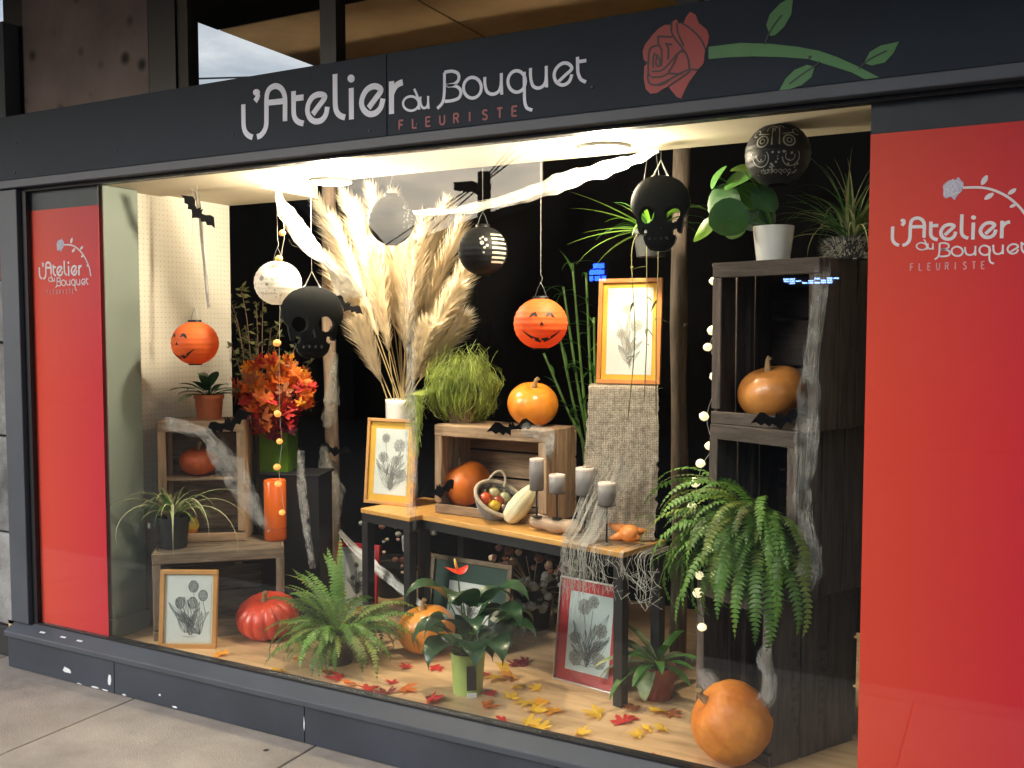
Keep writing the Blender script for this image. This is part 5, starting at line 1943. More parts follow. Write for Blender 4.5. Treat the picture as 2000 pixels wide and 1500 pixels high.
# ---- bamboo behind the table
rn = random.Random(22)
bb = P(1120, 900, 1.28)
t = thing('bamboo_plant', 'tall green bamboo canes behind the smiling orange lantern', 'bamboo', (bb.x, bb.y, FLOOR))
pot(t, .12, .25, darkpot)
cane = mat('green_cane', (.10, .19, .045), .4, .3, 8, coat=.2)
for u0, v0, u1, v1 in ((1150, 900, 1118, 515), (1142, 900, 1090, 640), (1150, 900, 1062, 690), (1160, 900, 1145, 540), (1165, 900, 1160, 620), (1150, 900, 1100, 560)):
    e0 = P(u0, v0, 1.28) - t.location
    e1 = P(u1, v1, 1.22) - t.location
    pts = [Vector((0, 0, .2)), e0 * .5 + Vector((0, 0, e0.z * .1)), e0, e0.lerp(e1, .5), e1]
    sp_ = smoothpath([tuple(x) for x in pts], 6)
    rs_ = [.0095 * (1 - .45 * i / len(sp_)) * (1.18 if i % 4 == 0 else 1) for i in range(len(sp_))]
    MB().tube(sp_, rs_, 8).build('cane', cane, t, True)
    for k in range(9):
        i = rn.randint(int(len(sp_) * .62), len(sp_) - 1)
        blade(t, sp_[i], rn.uniform(0, 6.28), rn.uniform(-.1, 1.2), rn.uniform(.09, .17), .016, rn.uniform(.6, 2.0), leaf_mid, rn=rn)
# ---- hanging palm behind the black skull
rn = random.Random(25)
hp = P(1272, 445, .62)
t = thing('hanging_palm', 'hanging plant with long narrow green leaves and trailing vines behind the black skull', 'hanging plant', (hp.x, hp.y, hp.z - .11))
pot(t, .07, .10, darkpot)
MB().tube([(-.06, 0, .1), (0, 0, .5), (0, -.02, 2.556 - hp.z + .11)], .0012, 4).tube([(.06, 0, .1), (0, 0, .5)], .0012, 4).build('hanger', wire, t)
for k in range(34):
    az = rn.uniform(0, 6.28)
    blade(t, (0, 0, .09), az, rn.uniform(.2, 1.2), rn.uniform(.18, .30), .020, rn.uniform(.8, 2.2), leaf_mid if k % 4 else leaf_bright, rn=rn)
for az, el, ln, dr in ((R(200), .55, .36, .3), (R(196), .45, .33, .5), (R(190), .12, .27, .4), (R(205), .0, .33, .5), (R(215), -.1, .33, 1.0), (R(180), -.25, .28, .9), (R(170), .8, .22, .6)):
    blade(t, (0, 0, .10), az, el, ln, .024, dr, mat('lit_palm_leaf', (.22, .36, .07), .4, .25, 8, transl=.35), rn=rn)  # paler green stands in for light falling on these blades
for x0, dz in ((-.03, .62), (.01, .55), (.04, .6)):
    pts = [(x0, -.06, .09), (x0 * 1.5, -.09, .0), (x0 * 1.2 + .01, -.10, -dz * .5), (x0 * 1.6, -.11, -dz)]
    sp_ = smoothpath(pts, 5)
    MB().tube(sp_, .002, 5).build('vine', mat('vine_brown', (.10, .09, .03), .7), t)
    for k in range(5):
        blade(t, sp_[rn.randint(6, len(sp_) - 1)], rn.uniform(0, 6.28), rn.uniform(-1.2, .4), rn.uniform(.03, .07), .012, .5, leaf_olive, rn=rn, n=5)
# ---- pilea in the white pot on top of the tower
rn = random.Random(36)
T3q = T3 + hdir(R(-20)) * .17 + bdir(R(-20)) * .09
pq_ = Vector((T3q.x, T3q.y, TOPZ - .003))
t = thing('coin_leaf_plant', 'round leaved green plant in a white pot on top of the tall crate stack', 'potted plant', pq_)
pot(t, .067, .118, whitepot, .80, lip=False)


def disc_leaf(parent, root, c, r, nrm, m):
    nrm = Vector(nrm).normalized()
    a = nrm.orthogonal().normalized()
    b_ = nrm.cross(a)
    n = 16
    vs = [tuple(Vector(c) - nrm * r * .16)]
    for i in range(n):
        an = 2 * math.pi * i / n
        vs.append(tuple(Vector(c) + (a * math.cos(an) * .55 + b_ * math.sin(an) * .55) * r - nrm * r * .03))
    for i in range(n):
        an = 2 * math.pi * i / n
        vs.append(tuple(Vector(c) + (a * math.cos(an) + b_ * math.sin(an)) * r + nrm * r * .12 * math.sin(2 * an)))
    fs = [(0, 1 + i, 1 + (i + 1) % n) for i in range(n)] + [(1 + i, 1 + n + i, 1 + n + (i + 1) % n, 1 + (i + 1) % n) for i in range(n)]
    b = MB()
    b.add(vs, fs)
    b.build('leaf', m, parent, True)
    mid = (Vector(root) + Vector(c)) * .5 + Vector((0, 0, .03))
    MB().tube(smoothpath([tuple(root), tuple(mid), tuple(Vector(c) - nrm * r * .16)], 4), .0022, 5).build('petiole', leaf_mid, parent)


for u, v, r_, nx, ny, nz, m in ((1374, 450, 29, -.5, -.6, .5, leaf_bright), (1402, 345, 26, -.7, -.5, .5, leaf_mid), (1424, 425, 40, .3, -.9, .25, mat('deep_coin_leaf', (.03, .10, .02), .35, .2, 10, transl=.2)),
                             (1412, 395, 36, -.2, -.9, .1, mat('deep_coin_leaf', (.03, .10, .02))), (1440, 352, 30, -.3, -.6, .7, leaf_mid), (1462, 385, 32, .2, -.9, .4, leaf_mid), (1480, 345, 28, .5, -.5, .7, leaf_mid),
                             (1495, 390, 30, .6, -.7, .4, leaf_dark), (1452, 330, 26, .1, -.4, .9, leaf_bright), (1470, 430, 22, .2, -1, .1, mat('grey_green_leaf', (.28, .32, .30), .4)), (1435, 445, 24, -.2, -.9, .2, leaf_mid), (1500, 420, 22, .8, -.6, .2, leaf_dark)):
    c = P(u, v, pq_.y - .04 + rn.uniform(-.05, .06))
    disc_leaf(t, (rn.uniform(-.01, .01), rn.uniform(-.01, .01), .10), c - pq_, r_ * mpp(c), (nx, ny, nz), m)
# ---- spider plant at the right on top of the tower
rn = random.Random(41)
T3r = T3 + hdir(R(-20)) * .385 + bdir(R(-20)) * .17
t = thing('grassy_plant', 'dim grassy spider plant in a fur wrapped pot on top of the crate stack', 'spider plant', (T3r.x + .015, T3r.y, TOPZ - .003))
pot(t, .075, .07, darkpot, .9, lip=False)
fz = MB()
for k in range(900):
    a = rn.uniform(0, 6.28)
    r0 = rn.uniform(.072, .088)
    z0 = rn.uniform(.0, .06)
    d = Vector((math.cos(a) * rn.uniform(.3, 1.2), math.sin(a) * rn.uniform(.3, 1.2), rn.uniform(-.6, .8))).normalized() * rn.uniform(.012, .03)
    p = Vector((r0 * math.cos(a), r0 * math.sin(a), z0))
    s = Vector((-math.sin(a), math.cos(a), 0)) * .0022
    o = len(fz.v)
    fz.v += [tuple(p - s), tuple(p + s), tuple(p + d)]
    fz.f += [(o, o + 1, o + 2)]
fz.build('fur_wrap', mat('pale_fur', (.55, .52, .42), .9, .2), t, kind='stuff')
for k in range(90):
    az = rn.uniform(0, 6.28)
    el = rn.uniform(.35, 1.5)
    blade(t, (rn.uniform(-.02, .02), rn.uniform(-.02, .02), .06), az, el, rn.uniform(.18, .36), .009, rn.uniform(.6, 2.6), leaf_stripe if k % 2 else leaf_mid, rn=rn)
# ---- anthurium in the lime pot
rn = random.Random(52)
q = Z(897, 1361, FLOOR)
t = thing('anthurium', 'dark heart leaved anthurium with a red flower in a lime green pot', 'anthurium', (q.x, q.y + .065, FLOOR))
pot(t, .068, .16, mat('lime_pot', (.36, .47, .13), .45, .05), .84, lip=False)
MB().box(-.019, .019, -.0745, -.0725, .03, .125).build('care_label', mat('dark_label', (.02, .018, .02), .5), t, False, (0, 0, 0), (0, 0, R(42)))
MB().box(-.019, .019, -.0775, -.0755, .002, .022).build('price_tag', paper, t, False, (0, 0, 0), (0, 0, R(42)))
to_cam = math.atan2(CAM.y - q.y, CAM.x - q.x)
for k in range(17):
    az = to_cam + rn.uniform(-2.2, 2.2)
    broad_leaf(t, (0, 0, .14), az, rn.uniform(.7, 1.5), rn.uniform(.06, .24), rn.uniform(.14, .20), .132, leaf_dark, leaf_mid, rn.uniform(1.8, 2.9), True, rn)
for az, el, pe in ((to_cam + 1.0, 1.3, .27), (to_cam - 1.2, 1.35, .26), (to_cam - .3, 1.45, .24)):
    broad_leaf(t, (0, 0, .14), az, el, pe, .21, .15, leaf_dark, leaf_mid, 2.5, True, rn)
for k in range(3):
    broad_leaf(t, (0, 0, .14), to_cam + (.9, .2, 1.3)[k], (.9, 1.0, .6)[k], (.14, .16, .15)[k], .075, .045, leaf_bright, leaf_mid, .9, True, rn)
fp = P(893, 1113, q.y + .06) - t.location
MB().tube(smoothpath([(0, 0, .14), (fp.x * .5, fp.y * .4, fp.z * .6), tuple(fp)], 5), .0028, 6).build('flower_stem', leaf_mid, t)
b = MB()
vs = [tuple(fp)]
n = 20
for i in range(n):
    an = 2 * math.pi * i / n
    r_ = .058 * (1 - .25 * math.cos(an)) * (0.75 + .25 * abs(math.cos(an / 2)))
    vs.append((fp.x + r_ * math.cos(an), fp.y + r_ * .8 * math.sin(an), fp.z + .012 * math.sin(an * 2) + .004))
b.add(vs, [(0, 1 + i, 1 + (i + 1) % n) for i in range(n)])
b.build('red_spathe', mat('red_spathe', (.66, .035, .02), .25, .1, 10, coat=.5), t, True)
MB().tube([tuple(fp + Vector((0, 0, .002))), tuple(fp + Vector((-.006, -.004, .026))), tuple(fp + Vector((-.008, -.006, .044)))], [.005, .0055, .003], 7).build('spadix', mat('yellow_spadix', (.75, .55, .12), .6), t, True)
# ---- dracaena in the red pot
rn = random.Random(61)
q = Z(1274, 1371, FLOOR)
t = thing('striped_leaf_plant', 'dim green strap leaved plant in a red brown pot beside the table leg', 'potted plant', (q.x, q.y + .06, FLOOR))
pot(t, .070, .125, mat('red_brown_pot', (.26, .055, .035), .55, .1), .8, lip=False)
for k in range(20):
    az = rn.uniform(0, 6.28)
    broad_leaf(t, (0, 0, .115), az, rn.uniform(.6, 1.4), .03, rn.uniform(.16, .26), .036, leaf_stripe if k % 3 == 0 else leaf_mid, leaf_mid, rn.uniform(.7, 1.6), rn=rn)
broad_leaf(t, (0, 0, .115), to_cam - .6, .3, .05, .14, .062, mat('pale_edged_leaf', (.15, .25, .10), .4, .4, 12, transl=.2, c2=(.36, .44, .24)), leaf_mid, 2.0, rn=rn)
# ---- dried flowers under the table
rn = random.Random(66)
df = P(1040, 1200, 1.12)
t = thing('dried_bouquet', 'dim bunch of dried pink and grey flowers under the table', 'dried flowers', (df.x, df.y, FLOOR))
pot(t, .10, .2, darkpot)
dp = [mat('dried_pink', (.66, .40, .34), .9, .3, 40, .4), mat('dried_grey', (.42, .44, .40), .9, .3, 40, .4), mat('dried_cream', (.76, .62, .44), .9, .3, 40, .4), mat('dried_rust', (.24, .10, .06), .9, .3, 40, .4)]
for k in range(70):
    u, v = rn.uniform(955, 1120), rn.uniform(1068, 1195)
    if v > 1125 and u < 1010:
        u += 60
    c = P(u, v, 1.05 + rn.uniform(-.1, .15)) - t.location
    m = dp[1] if v > 1125 else rn.choice((dp[0], dp[2], dp[0], dp[3]))
    r_ = rn.uniform(.012, .026)
    b = MB().ball(tuple(c), r_, 9, 6, .8)
    b.v = [(x + rn.uniform(-.003, .003), y + rn.uniform(-.003, .003), z + rn.uniform(-.003, .003)) for x, y, z in b.v]
    b.build('flower_head', m, t)
b = MB()
for k in range(26):
    e = P(rn.uniform(965, 1110), rn.uniform(1080, 1180), 1.1) - t.location
    b.tube([(0, 0, .17), tuple(e * .55 + Vector((0, 0, .08))), tuple(e)], .002, 4)
b.build('stems', straw, t, kind='stuff')
rn = random.Random(67)
df = P(765, 1200, 1.25)
t = thing('dried_bouquet', 'dim dried grey green bunch in the dark under the small table', 'dried flowers', (df.x, df.y, FLOOR))
pot(t, .09, .2, darkpot)
for k in range(34):
    c = P(rn.uniform(700, 860), rn.uniform(1010, 1130), 1.2 + rn.uniform(-.1, .1)) - t.location
    b = MB().ball(tuple(c), rn.uniform(.010, .022), 9, 6, .8)
    b.build('flower_head', rn.choice(dp), t)

# ================================================================== FALLEN LEAVES
rn = random.Random(90)
names = {'red': 'scarlet', 'orange': 'orange', 'yellow': 'yellow', 'amber': 'amber', 'dark': 'dark crimson', 'brown': 'brown'}
fallen = [('red', 662, 1322, 'before the floor fern'), ('orange', 688, 1332, 'before the floor fern'), ('red', 714, 1343, 'before the floor fern'), ('brown', 645, 1308, 'under the floor fern'), ('red', 768, 1330, 'between fern and lime pot'),
          ('dark', 755, 1350, 'between fern and lime pot'), ('orange', 790, 1342, 'between fern and lime pot'), ('red', 838, 1366, 'in front of the lime pot'), ('dark', 852, 1358, 'in front of the lime pot'), ('red', 848, 1300, 'beside the orange floor pumpkin'),
          ('red', 795, 1301, 'beside the orange floor pumpkin'), ('red', 940, 1312, 'behind the lime pot'), ('red', 952, 1350, 'close beside the lime pot'), ('red', 985, 1405, 'close to the window glass'), ('red', 1215, 1408, 'before the red brown pot'),
          ('red', 1222, 1398, 'before the red brown pot'), ('dark', 1028, 1290, 'in the shade of the table'), ('dark', 1010, 1296, 'in the shade of the table'), ('orange', 948, 1374, 'close beside the lime pot'), ('amber', 432, 1277, 'before the tulip print'),
          ('amber', 578, 1283, 'under the floor fern'), ('yellow', 548, 1307, 'under the floor fern'), ('yellow', 978, 1297, 'behind the lime pot'), ('yellow', 992, 1308, 'behind the lime pot'), ('yellow', 970, 1318, 'behind the lime pot'),
          ('yellow', 1005, 1337, 'before the red mounted print'), ('yellow', 1052, 1341, 'before the red mounted print'), ('yellow', 998, 1362, 'before the red mounted print'), ('yellow', 1030, 1367, 'before the red mounted print'), ('amber', 1060, 1366, 'before the red mounted print'),
          ('yellow', 1040, 1382, 'before the red mounted print'), ('amber', 1084, 1382, 'before the red mounted print'), ('yellow', 1028, 1410, 'close to the window glass'), ('yellow', 1052, 1419, 'close to the window glass'), ('yellow', 1170, 1393, 'before the table leg'),
          ('yellow', 1130, 1427, 'close to the window glass'), ('yellow', 1250, 1433, 'beside the big smooth pumpkin'), ('yellow', 1268, 1421, 'beside the big smooth pumpkin'), ('yellow', 1296, 1421, 'beside the big smooth pumpkin'), ('brown', 1308, 1388, 'beside the red brown pot'),
          ('orange', 1288, 1474, 'beside the big smooth pumpkin'), ('yellow', 868, 1389, 'close to the window glass'), ('brown', 1240, 1380, 'beside the red brown pot'), ('yellow', 1292, 1385, 'beside the red brown pot'), ('amber', 1000, 1318, 'behind the lime pot')]
layer = 0
for c_, u, v, where in fallen:
    p = Z(u, v, FLOOR + .012)
    if p.y < .045:
        p.y = .045
    layer += 1
    lf = link('maple_leaf', rn.choice(LME[c_]), None, (p.x, p.y, FLOOR + .004 + rn.uniform(0, .006)), (rn.uniform(-.18, .18), rn.uniform(-.18, .18), rn.uniform(0, 6.28)))
    s_ = rn.uniform(.044, .072)
    lf.scale = (s_, s_, s_)
    tag(lf, names[c_] + ' fallen maple leaf lying ' + where, 'leaf', 'fallen maple leaves')
p = Z(1097, 1046, TZ)
lf = link('maple_leaf', LME['yellow'][0], None, (p.x, p.y + .02, TZ + .012), (R(35), 0, 1.0))
lf.scale = (.036, .036, .036)
tag(lf, 'yellow maple leaf on the table edge before the driftwood log', 'leaf', 'fallen maple leaves')

# ================================================================== PAPER LANTERNS


def sphere_decal(polys, r, m, parent, name, yaw, lift=1.012, sq=1.0):
    """flat shapes (degrees of azimuth, elevation) laid on a ball"""
    b = MB()
    for pts in polys:
        cx = sum(p[0] for p in pts) / len(pts)
        cz = sum(p[1] for p in pts) / len(pts)
        rings_ = [[(cx + (x - cx) * f, cz + (z - cz) * f) for x, z in pts] for f in (1, .66, .33)]
        vs = []
        for rg in rings_ + [[(cx, cz)]]:
            for x, z in rg:
                a, e = R(x) + yaw, R(z)
                vs.append((r * lift * math.sin(a) * math.cos(e), -r * lift * math.cos(a) * math.cos(e), r * lift * sq * math.sin(e)))
        n = len(pts)
        fs = [(k * n + i, k * n + (i + 1) % n, (k + 1) * n + (i + 1) % n, (k + 1) * n + i) for k in (0, 1) for i in range(n)]
        fs += [(2 * n + i, 2 * n + (i + 1) % n, 3 * n) for i in range(n)]
        b.add(vs, fs)
    return b.build(name, m, parent, True)


def lantern(label, u, v, rpx, Y, m, sq=.94, ribs=11, group='round paper lanterns', ring=True, topz=None):
    c = P(u, v, Y)
    r = rpx * mpp(c)
    t = thing('paper_lantern', label, 'lantern', c, 0, group)
    prof = []
    n = ribs * 4
    a0 = R(16)
    for i in range(n + 1):
        e = -math.pi / 2 + a0 + (math.pi - 2 * a0) * i / n
        w_ = 1 - .018 * (1 - abs(math.sin(math.pi * i * ribs / n)))
        prof.append((r * math.cos(e) * w_, r * sq * math.sin(e) * 1.0))
    MB().lathe(prof, 40, None, (0, 0, 0), False).build('shade', m, t, True)
    if ring:
        zt, rt_ = prof[-1][1], prof[-1][0]
        MB().lathe([(rt_ * 1.04, zt - .002), (rt_ * 1.06, zt + r * .10), (rt_ * .9, zt + r * .10), (rt_ * .9, zt - .002)], 24, None, (0, 0, 0), False).build('top_ring', blk_paper, t, True)
        zb_ = prof[0][1]
        MB().lathe([(rt_ * 1.04, zb_ + .002), (rt_ * 1.06, zb_ - r * .05), (rt_ * .9, zb_ - r * .05), (rt_ * .9, zb_ + .002)], 24, None, (0, 0, 0), False).build('bottom_ring', blk_paper if ring is True else m, t, True)
    zt = prof[-1][1] + r * .1
    top = (CEIL if Y < .47 else 2.556) - c.z
    pts = [(-r * .24, 0, zt - .004), (-r * .12, 0, zt + r * .3), (0, 0, zt + r * .5), (r * .12, 0, zt + r * .3), (r * .24, 0, zt - .004)]
    MB().tube(pts, .0014, 5).build('wire_hoop', wire, t)
    MB().tube([(0, 0, zt + r * .5), (.006, 0, zt + r * .6), (.006, 0, zt + r * .72), (0, 0, zt + r * .78), (0, 0, top)], .0009, 4).build('thread', thread, t)
    return t, r, c


def yaw_to_cam(c, off=0.0):
    # decals face local -y at yaw 0
    return math.atan2(CAM.x - c.x, -(CAM.y - c.y)) + R(off)


def jack(t, r, c, off, m, wink=True, sq=.94):
    yw = yaw_to_cam(c, off)
    mouth_u = [(-46 + 92 * i / 16, -14 - 20 * math.sin(math.pi * i / 16)) for i in range(17)]
    mouth_l = [(46 - 92 * i / 16, -15.5 - 31 * math.sin(math.pi * i / 16)) for i in range(17)]
    polys = []
    for i in range(16):          # built as a chain of small pieces with square teeth left out
        if i in (4, 7, 8, 11):
            a, b_, c_, d_ = mouth_u[i], mouth_u[i + 1], mouth_l[15 - i], mouth_l[16 - i]
            mid = lambda p, q_: ((p[0] + q_[0]) / 2, (p[1] + q_[1]) / 2)
            if i % 2:
                polys.append([mid(a, d_), mid(b_, c_), c_, d_])
            else:
                polys.append([a, b_, mid(b_, c_), mid(a, d_)])
        else:
            polys.append([mouth_u[i], mouth_u[i + 1], mouth_l[15 - i], mouth_l[16 - i]])
    polys.append([(-4, -4), (0, 5), (5, -4)])
    polys.append([(-28, 14), (-22, 24), (-13, 26), (-8, 16), (-11, 15), (-14, 20), (-20, 20), (-25, 13)])
    polys.append([(8, 17), (14, 27), (23, 25), (29, 14), (26, 13), (21, 20), (15, 21), (11, 16)])
    sphere_decal(polys, r, m, t, 'face', yw, 1.008, sq)


blk_print = mat('black_print', (.012, .008, .006), .6)
t, r, c = lantern('round orange jack o lantern paper lamp above the dark leaved plant', 381, 670, 45, .33, orange_paper)
jack(t, r, c, -48, blk_print)
t, r, c = lantern('round orange smiling paper lantern above the table pumpkin', 1056, 632, 53, .44, orange_paper)
jack(t, r, c, 2, blk_print)
t, r, c = lantern('round white sugar skull paper lantern beside the black skull', 543, 553, 46, .46, white_paper, ring=False)
yw = yaw_to_cam(c, -22)
circ = lambda cx, cz, rr, n=12: [(cx + rr * math.cos(2 * math.pi * i / n), cz + rr * math.sin(2 * math.pi * i / n)) for i in range(n)]
gp = mat('grey_print', (.30, .30, .30), .7)
sphere_decal([circ(-20, 10, 7), circ(12, 10, 7), circ(-5, -6, 4)], r, gp, t, 'face', yw, 1.008, .94)
rn = random.Random(14)
sphere_decal([circ(rn.uniform(-55, 75), rn.uniform(-50, 50), rn.uniform(1, 2.6), 7) for k in range(80)], r, mat('soft_grey_print', (.52, .50, .48), .7), t, 'dots', yw, 1.007, .94)
sphere_decal([[(-28 + 4 * i, -26 - 3 * (i % 2)), (-26 + 4 * i, -26 - 3 * (i % 2)), (-26 + 4 * i, -32), (-28 + 4 * i, -32)] for i in range(12)], r, gp, t, 'teeth', yw, 1.008, .94)
MB().lathe([(.001, r * .9), (.013, r * .92), (.013, r * 1.10), (.001, r * 1.10)], 12, None, (0, 0, 0), False).build('cap', mat('cream_cap', (.62, .52, .30), .6), t, True)

silver_print = mat('silver_print', (.42, .42, .40), .5)
t, r, c = lantern('plain black paper lantern before the pampas plumes', 764, 430, 46, .30, blk_paper, sq=1.05)
sphere_decal([[(x + dx, z + dz) for dx, dz in ((0, 0), (4, 1), (4, 3), (0, 2))] for x, z in [(rn.uniform(30, 62), rn.uniform(-30, 35)) for k in range(34)]], r, silver_print, t, 'printed_lace', yaw_to_cam(c, 0), 1.006, 1.05)
t, r, c = lantern('black ribbed lantern with silver bands beside the pampas grass', 943, 490, 49, .40, blk_paper, sq=.98)
yw = yaw_to_cam(c, 0)
sphere_decal([[(22 + 5 * i, zz_ + 2.6), (22 + 5 * i + 5.2, zz_ + 2.6), (22 + 5 * i + 5.2, zz_ - 2.6), (22 + 5 * i, zz_ - 2.6)] for zz_ in (36, 25, 14, 3, -8, -19, -30) for i in range(9)], r, mat('gold_silver_print', (.50, .45, .36), .45), t, 'bands', yw, 1.006, .98)
sphere_decal([circ(-2, 14, 5), circ(7, 22, 4), circ(4, 3, 3), circ(10, 8, 3.5), circ(-6, 24, 3), circ(2, -8, 2.5), circ(0, 28, 3)], r, silver_print, t, 'printed_face', yw, 1.006, .98)
t, r, c = lantern('black sugar skull lantern with grey line print above the coin leaf plant', 1519, 302, 63, .27, blk_paper, sq=.96, ring=False)
yw = yaw_to_cam(c, -4)


def arc(cx, cz, r0, r1, a0, a1, n=10):
    return [[(cx + q * math.cos(R(a)), cz + q * math.sin(R(a))) for q, a in ((r0, a_), (r1, a_), (r1, a_ + (a1 - a0) / n), (r0, a_ + (a1 - a0) / n))] for a_ in [a0 + (a1 - a0) * i / n for i in range(n)]]


pol = []
for sx in (-1, 1):
    pol += arc(sx * 24, 16, 9, 12, 0, 360, 16) + arc(sx * 24, 16, 3.5, 5.5, 0, 360, 12) + arc(sx * 28, -14, 15, 17, 180, 400, 16) + arc(sx * 26, -12, 8, 9.5, 150, 380, 12) + arc(sx * 8, 40, 10, 12, 20, 200, 10) + arc(sx * 42, 34, 6, 8, 0, 300, 10)
    pol += [[(sx * 5, 8), (sx * 8, 8), (sx * 9, 46), (sx * 6, 46)], [(sx * 12, 28), (sx * 14, 30), (sx * 38, 34), (sx * 37, 31)]]
for k in range(40):
    pol.append(circ(rn.uniform(-50, 50), rn.uniform(-48, -4), rn.uniform(1.2, 2.6), 8))
for k in range(7):
    pol += arc(-30 + k * 10, -40, 3, 4.3, 0, 360, 8)
sphere_decal(pol, r, mat('grey_line_print', (.30, .30, .27), .5), t, 'skull_print', yw, 1.006, .96)


def skull(label, u, v, wpx, hpx, Y, off):
    """black skull lantern: a hollow shell with real eye, nose and mouth openings"""
    c = P(u, v, Y)
    s_ = mpp(c)
    W, H = wpx * s_ / 2, hpx * s_ / 2
    t = thing('skull_lantern', label, 'lantern', c, yaw_to_cam(c, off), 'black skull lanterns')

    def inside(x, z):       # unit square
        cran = (x / 1.0) ** 2 + ((z - .32) / .68) ** 2 < 1
        cheek = abs(x) < .78 - .25 * max(0, -z - .2) and -.52 < z < .3
        jaw = (abs(x) / .56) ** 3 + (max(0, -z - .3) / .70) ** 3 < 1 and z < 0
        return cran or cheek or jaw

    def hole(x, z):
        for sx in (-1, 1):
            if ((x - sx * .42) / .26) ** 2 + ((z + .04) / .22) ** 2 < 1:
                return True
        if abs(x) < .09 * (1 - (z + .42) / .26) and -.42 < z < -.16:
            return True
        for sx in (-1, 1):
            if ((x - sx * .50) / .09) ** 2 + ((z + .50 - .02) / .10) ** 2 < 1:
                return True
        if -.70 < z < -.62 and abs(x) < .38 and int((x + 2) / .10) % 2 == 0:
            return True
        return False
    N = 84
    idx, vs, fs = {}, [], []

    def vert(i, j, side):
        k = (i, j, side)
        if k not in idx:
            x, z = -1.02 + 2.04 * i / N, -1.02 + 2.04 * j / N
            rr = min(1, math.sqrt((x / 1.02) ** 2 + ((z - .1) / 1.12) ** 2))
            d = .40 * W * math.sqrt(max(0, 1 - rr ** 2.4))
            idx[k] = len(vs)
            vs.append((x * W, side * (d + .002), z * H))
        return idx[k]
    for i in range(N):
        for j in range(N):
            x, z = -1.02 + 2.04 * (i + .5) / N, -1.02 + 2.04 * (j + .5) / N
            if inside(x, z) and not hole(x, z):
                for sd in (-1, 1):
                    f = (vert(i, j, sd), vert(i + 1, j, sd), vert(i + 1, j + 1, sd), vert(i, j + 1, sd))
                    fs.append(f if sd < 0 else f[::-1])
    b = MB()
    b.add(vs, fs)
    b.build('shell', mat('black_gloss_paper', (.006, .007, .008), .75, .1, spec=.15), t, True)
    top = (CEIL if Y < .47 else 2.556) - c.z
    MB().tube([(-W * .5, -W * .2, H * .86), (-W * .22, -W * .1, H * 1.02), (0, 0, H * 1.42), (W * .22, -W * .1, H * 1.02), (W * .3, -W * .2, H * .93)], .0032, 5).build('wire_hoop', mat('steel_wire', (.5, .5, .5), .3, metal=.9), t)
    MB().tube([(0, 0, H * 1.42), (0, 0, top)], .001, 4).build('thread', thread, t)
    return t


skull('black skull lantern hanging above the autumn leaf bouquet', 610, 630, 120, 140, .42, 6)
skull('black skull lantern hanging before the narrow leaved hanging plant', 1290, 418, 116, 146, .28, -6)

# ================================================================== BATS
BAT = [(0, .16), (.05, .30), (.09, .20), (.14, .10), (.30, .16), (.45, .32), (.62, .36), (1.0, .02), (.80, .02), (.66, -.12), (.52, -.05), (.38, -.20), (.26, -.10), (.12, -.22), (0, -.36)]
BAT = BAT + [(-x, z) for x, z in BAT[-2:0:-1]]
bat_m = mat('black_felt', (.004, .004, .005), .9, spec=.1)


def bat(label, u, v, Y, span_px, roll, yaw=0.0, pitch=0.0, hang=False):
    c = P(u, v, Y)
    s_ = span_px * mpp(c) / 2
    t = thing('felt_bat', label, 'bat', c, 0, 'black felt bats', (R(pitch), 0, yaw_to_cam(c, yaw)))
    b = MB().prism([(x * s_, z * s_) for x, z in BAT], -.0015, .0015)
    cr_, sr_ = math.cos(R(roll)), math.sin(R(roll))
    b.v = [(x * cr_ - z * sr_, y - .10 * abs(x * x) / max(.02, s_), x * sr_ + z * cr_) for x, y, z in b.v]
    bevel(b.build('wings', bat_m, t), .0008, 1)
    if hang:
        MB().tube([(0, 0, .1 * s_), (0, 0, CEIL - c.z)], .0008, 4).build('thread', thread, t)
    return t


bat('black bat hanging before the white pegboard wall', 386, 415, .30, 88, -45, 0, 0, True)
bat('black bat fixed to the top edge of the upright crate', 447, 828, B0.y - .03 + .13, 100, 22, 10)
bat('black bat beside the pumpkin inside the table crate', 858, 958, C0.y - .03, 90, 12, 20)
bat('black bat on the top edge of the table crate below the golden pumpkin', 1000, 838, C0.y - .03, 100, 8, -10)
bat('black bat on the crate edge below the brownish orange pumpkin', 1522, 820, .19, 110, 10, -10)
bat('black bat beside the skull lantern before the pampas grass', 678, 598, .75, 70, -30, 10, 0)
bat('black bat on the peeled post in the dark', 655, 880, 1.18, 70, -10, 0)

# ================================================================== SPIDER WEB CLOTH


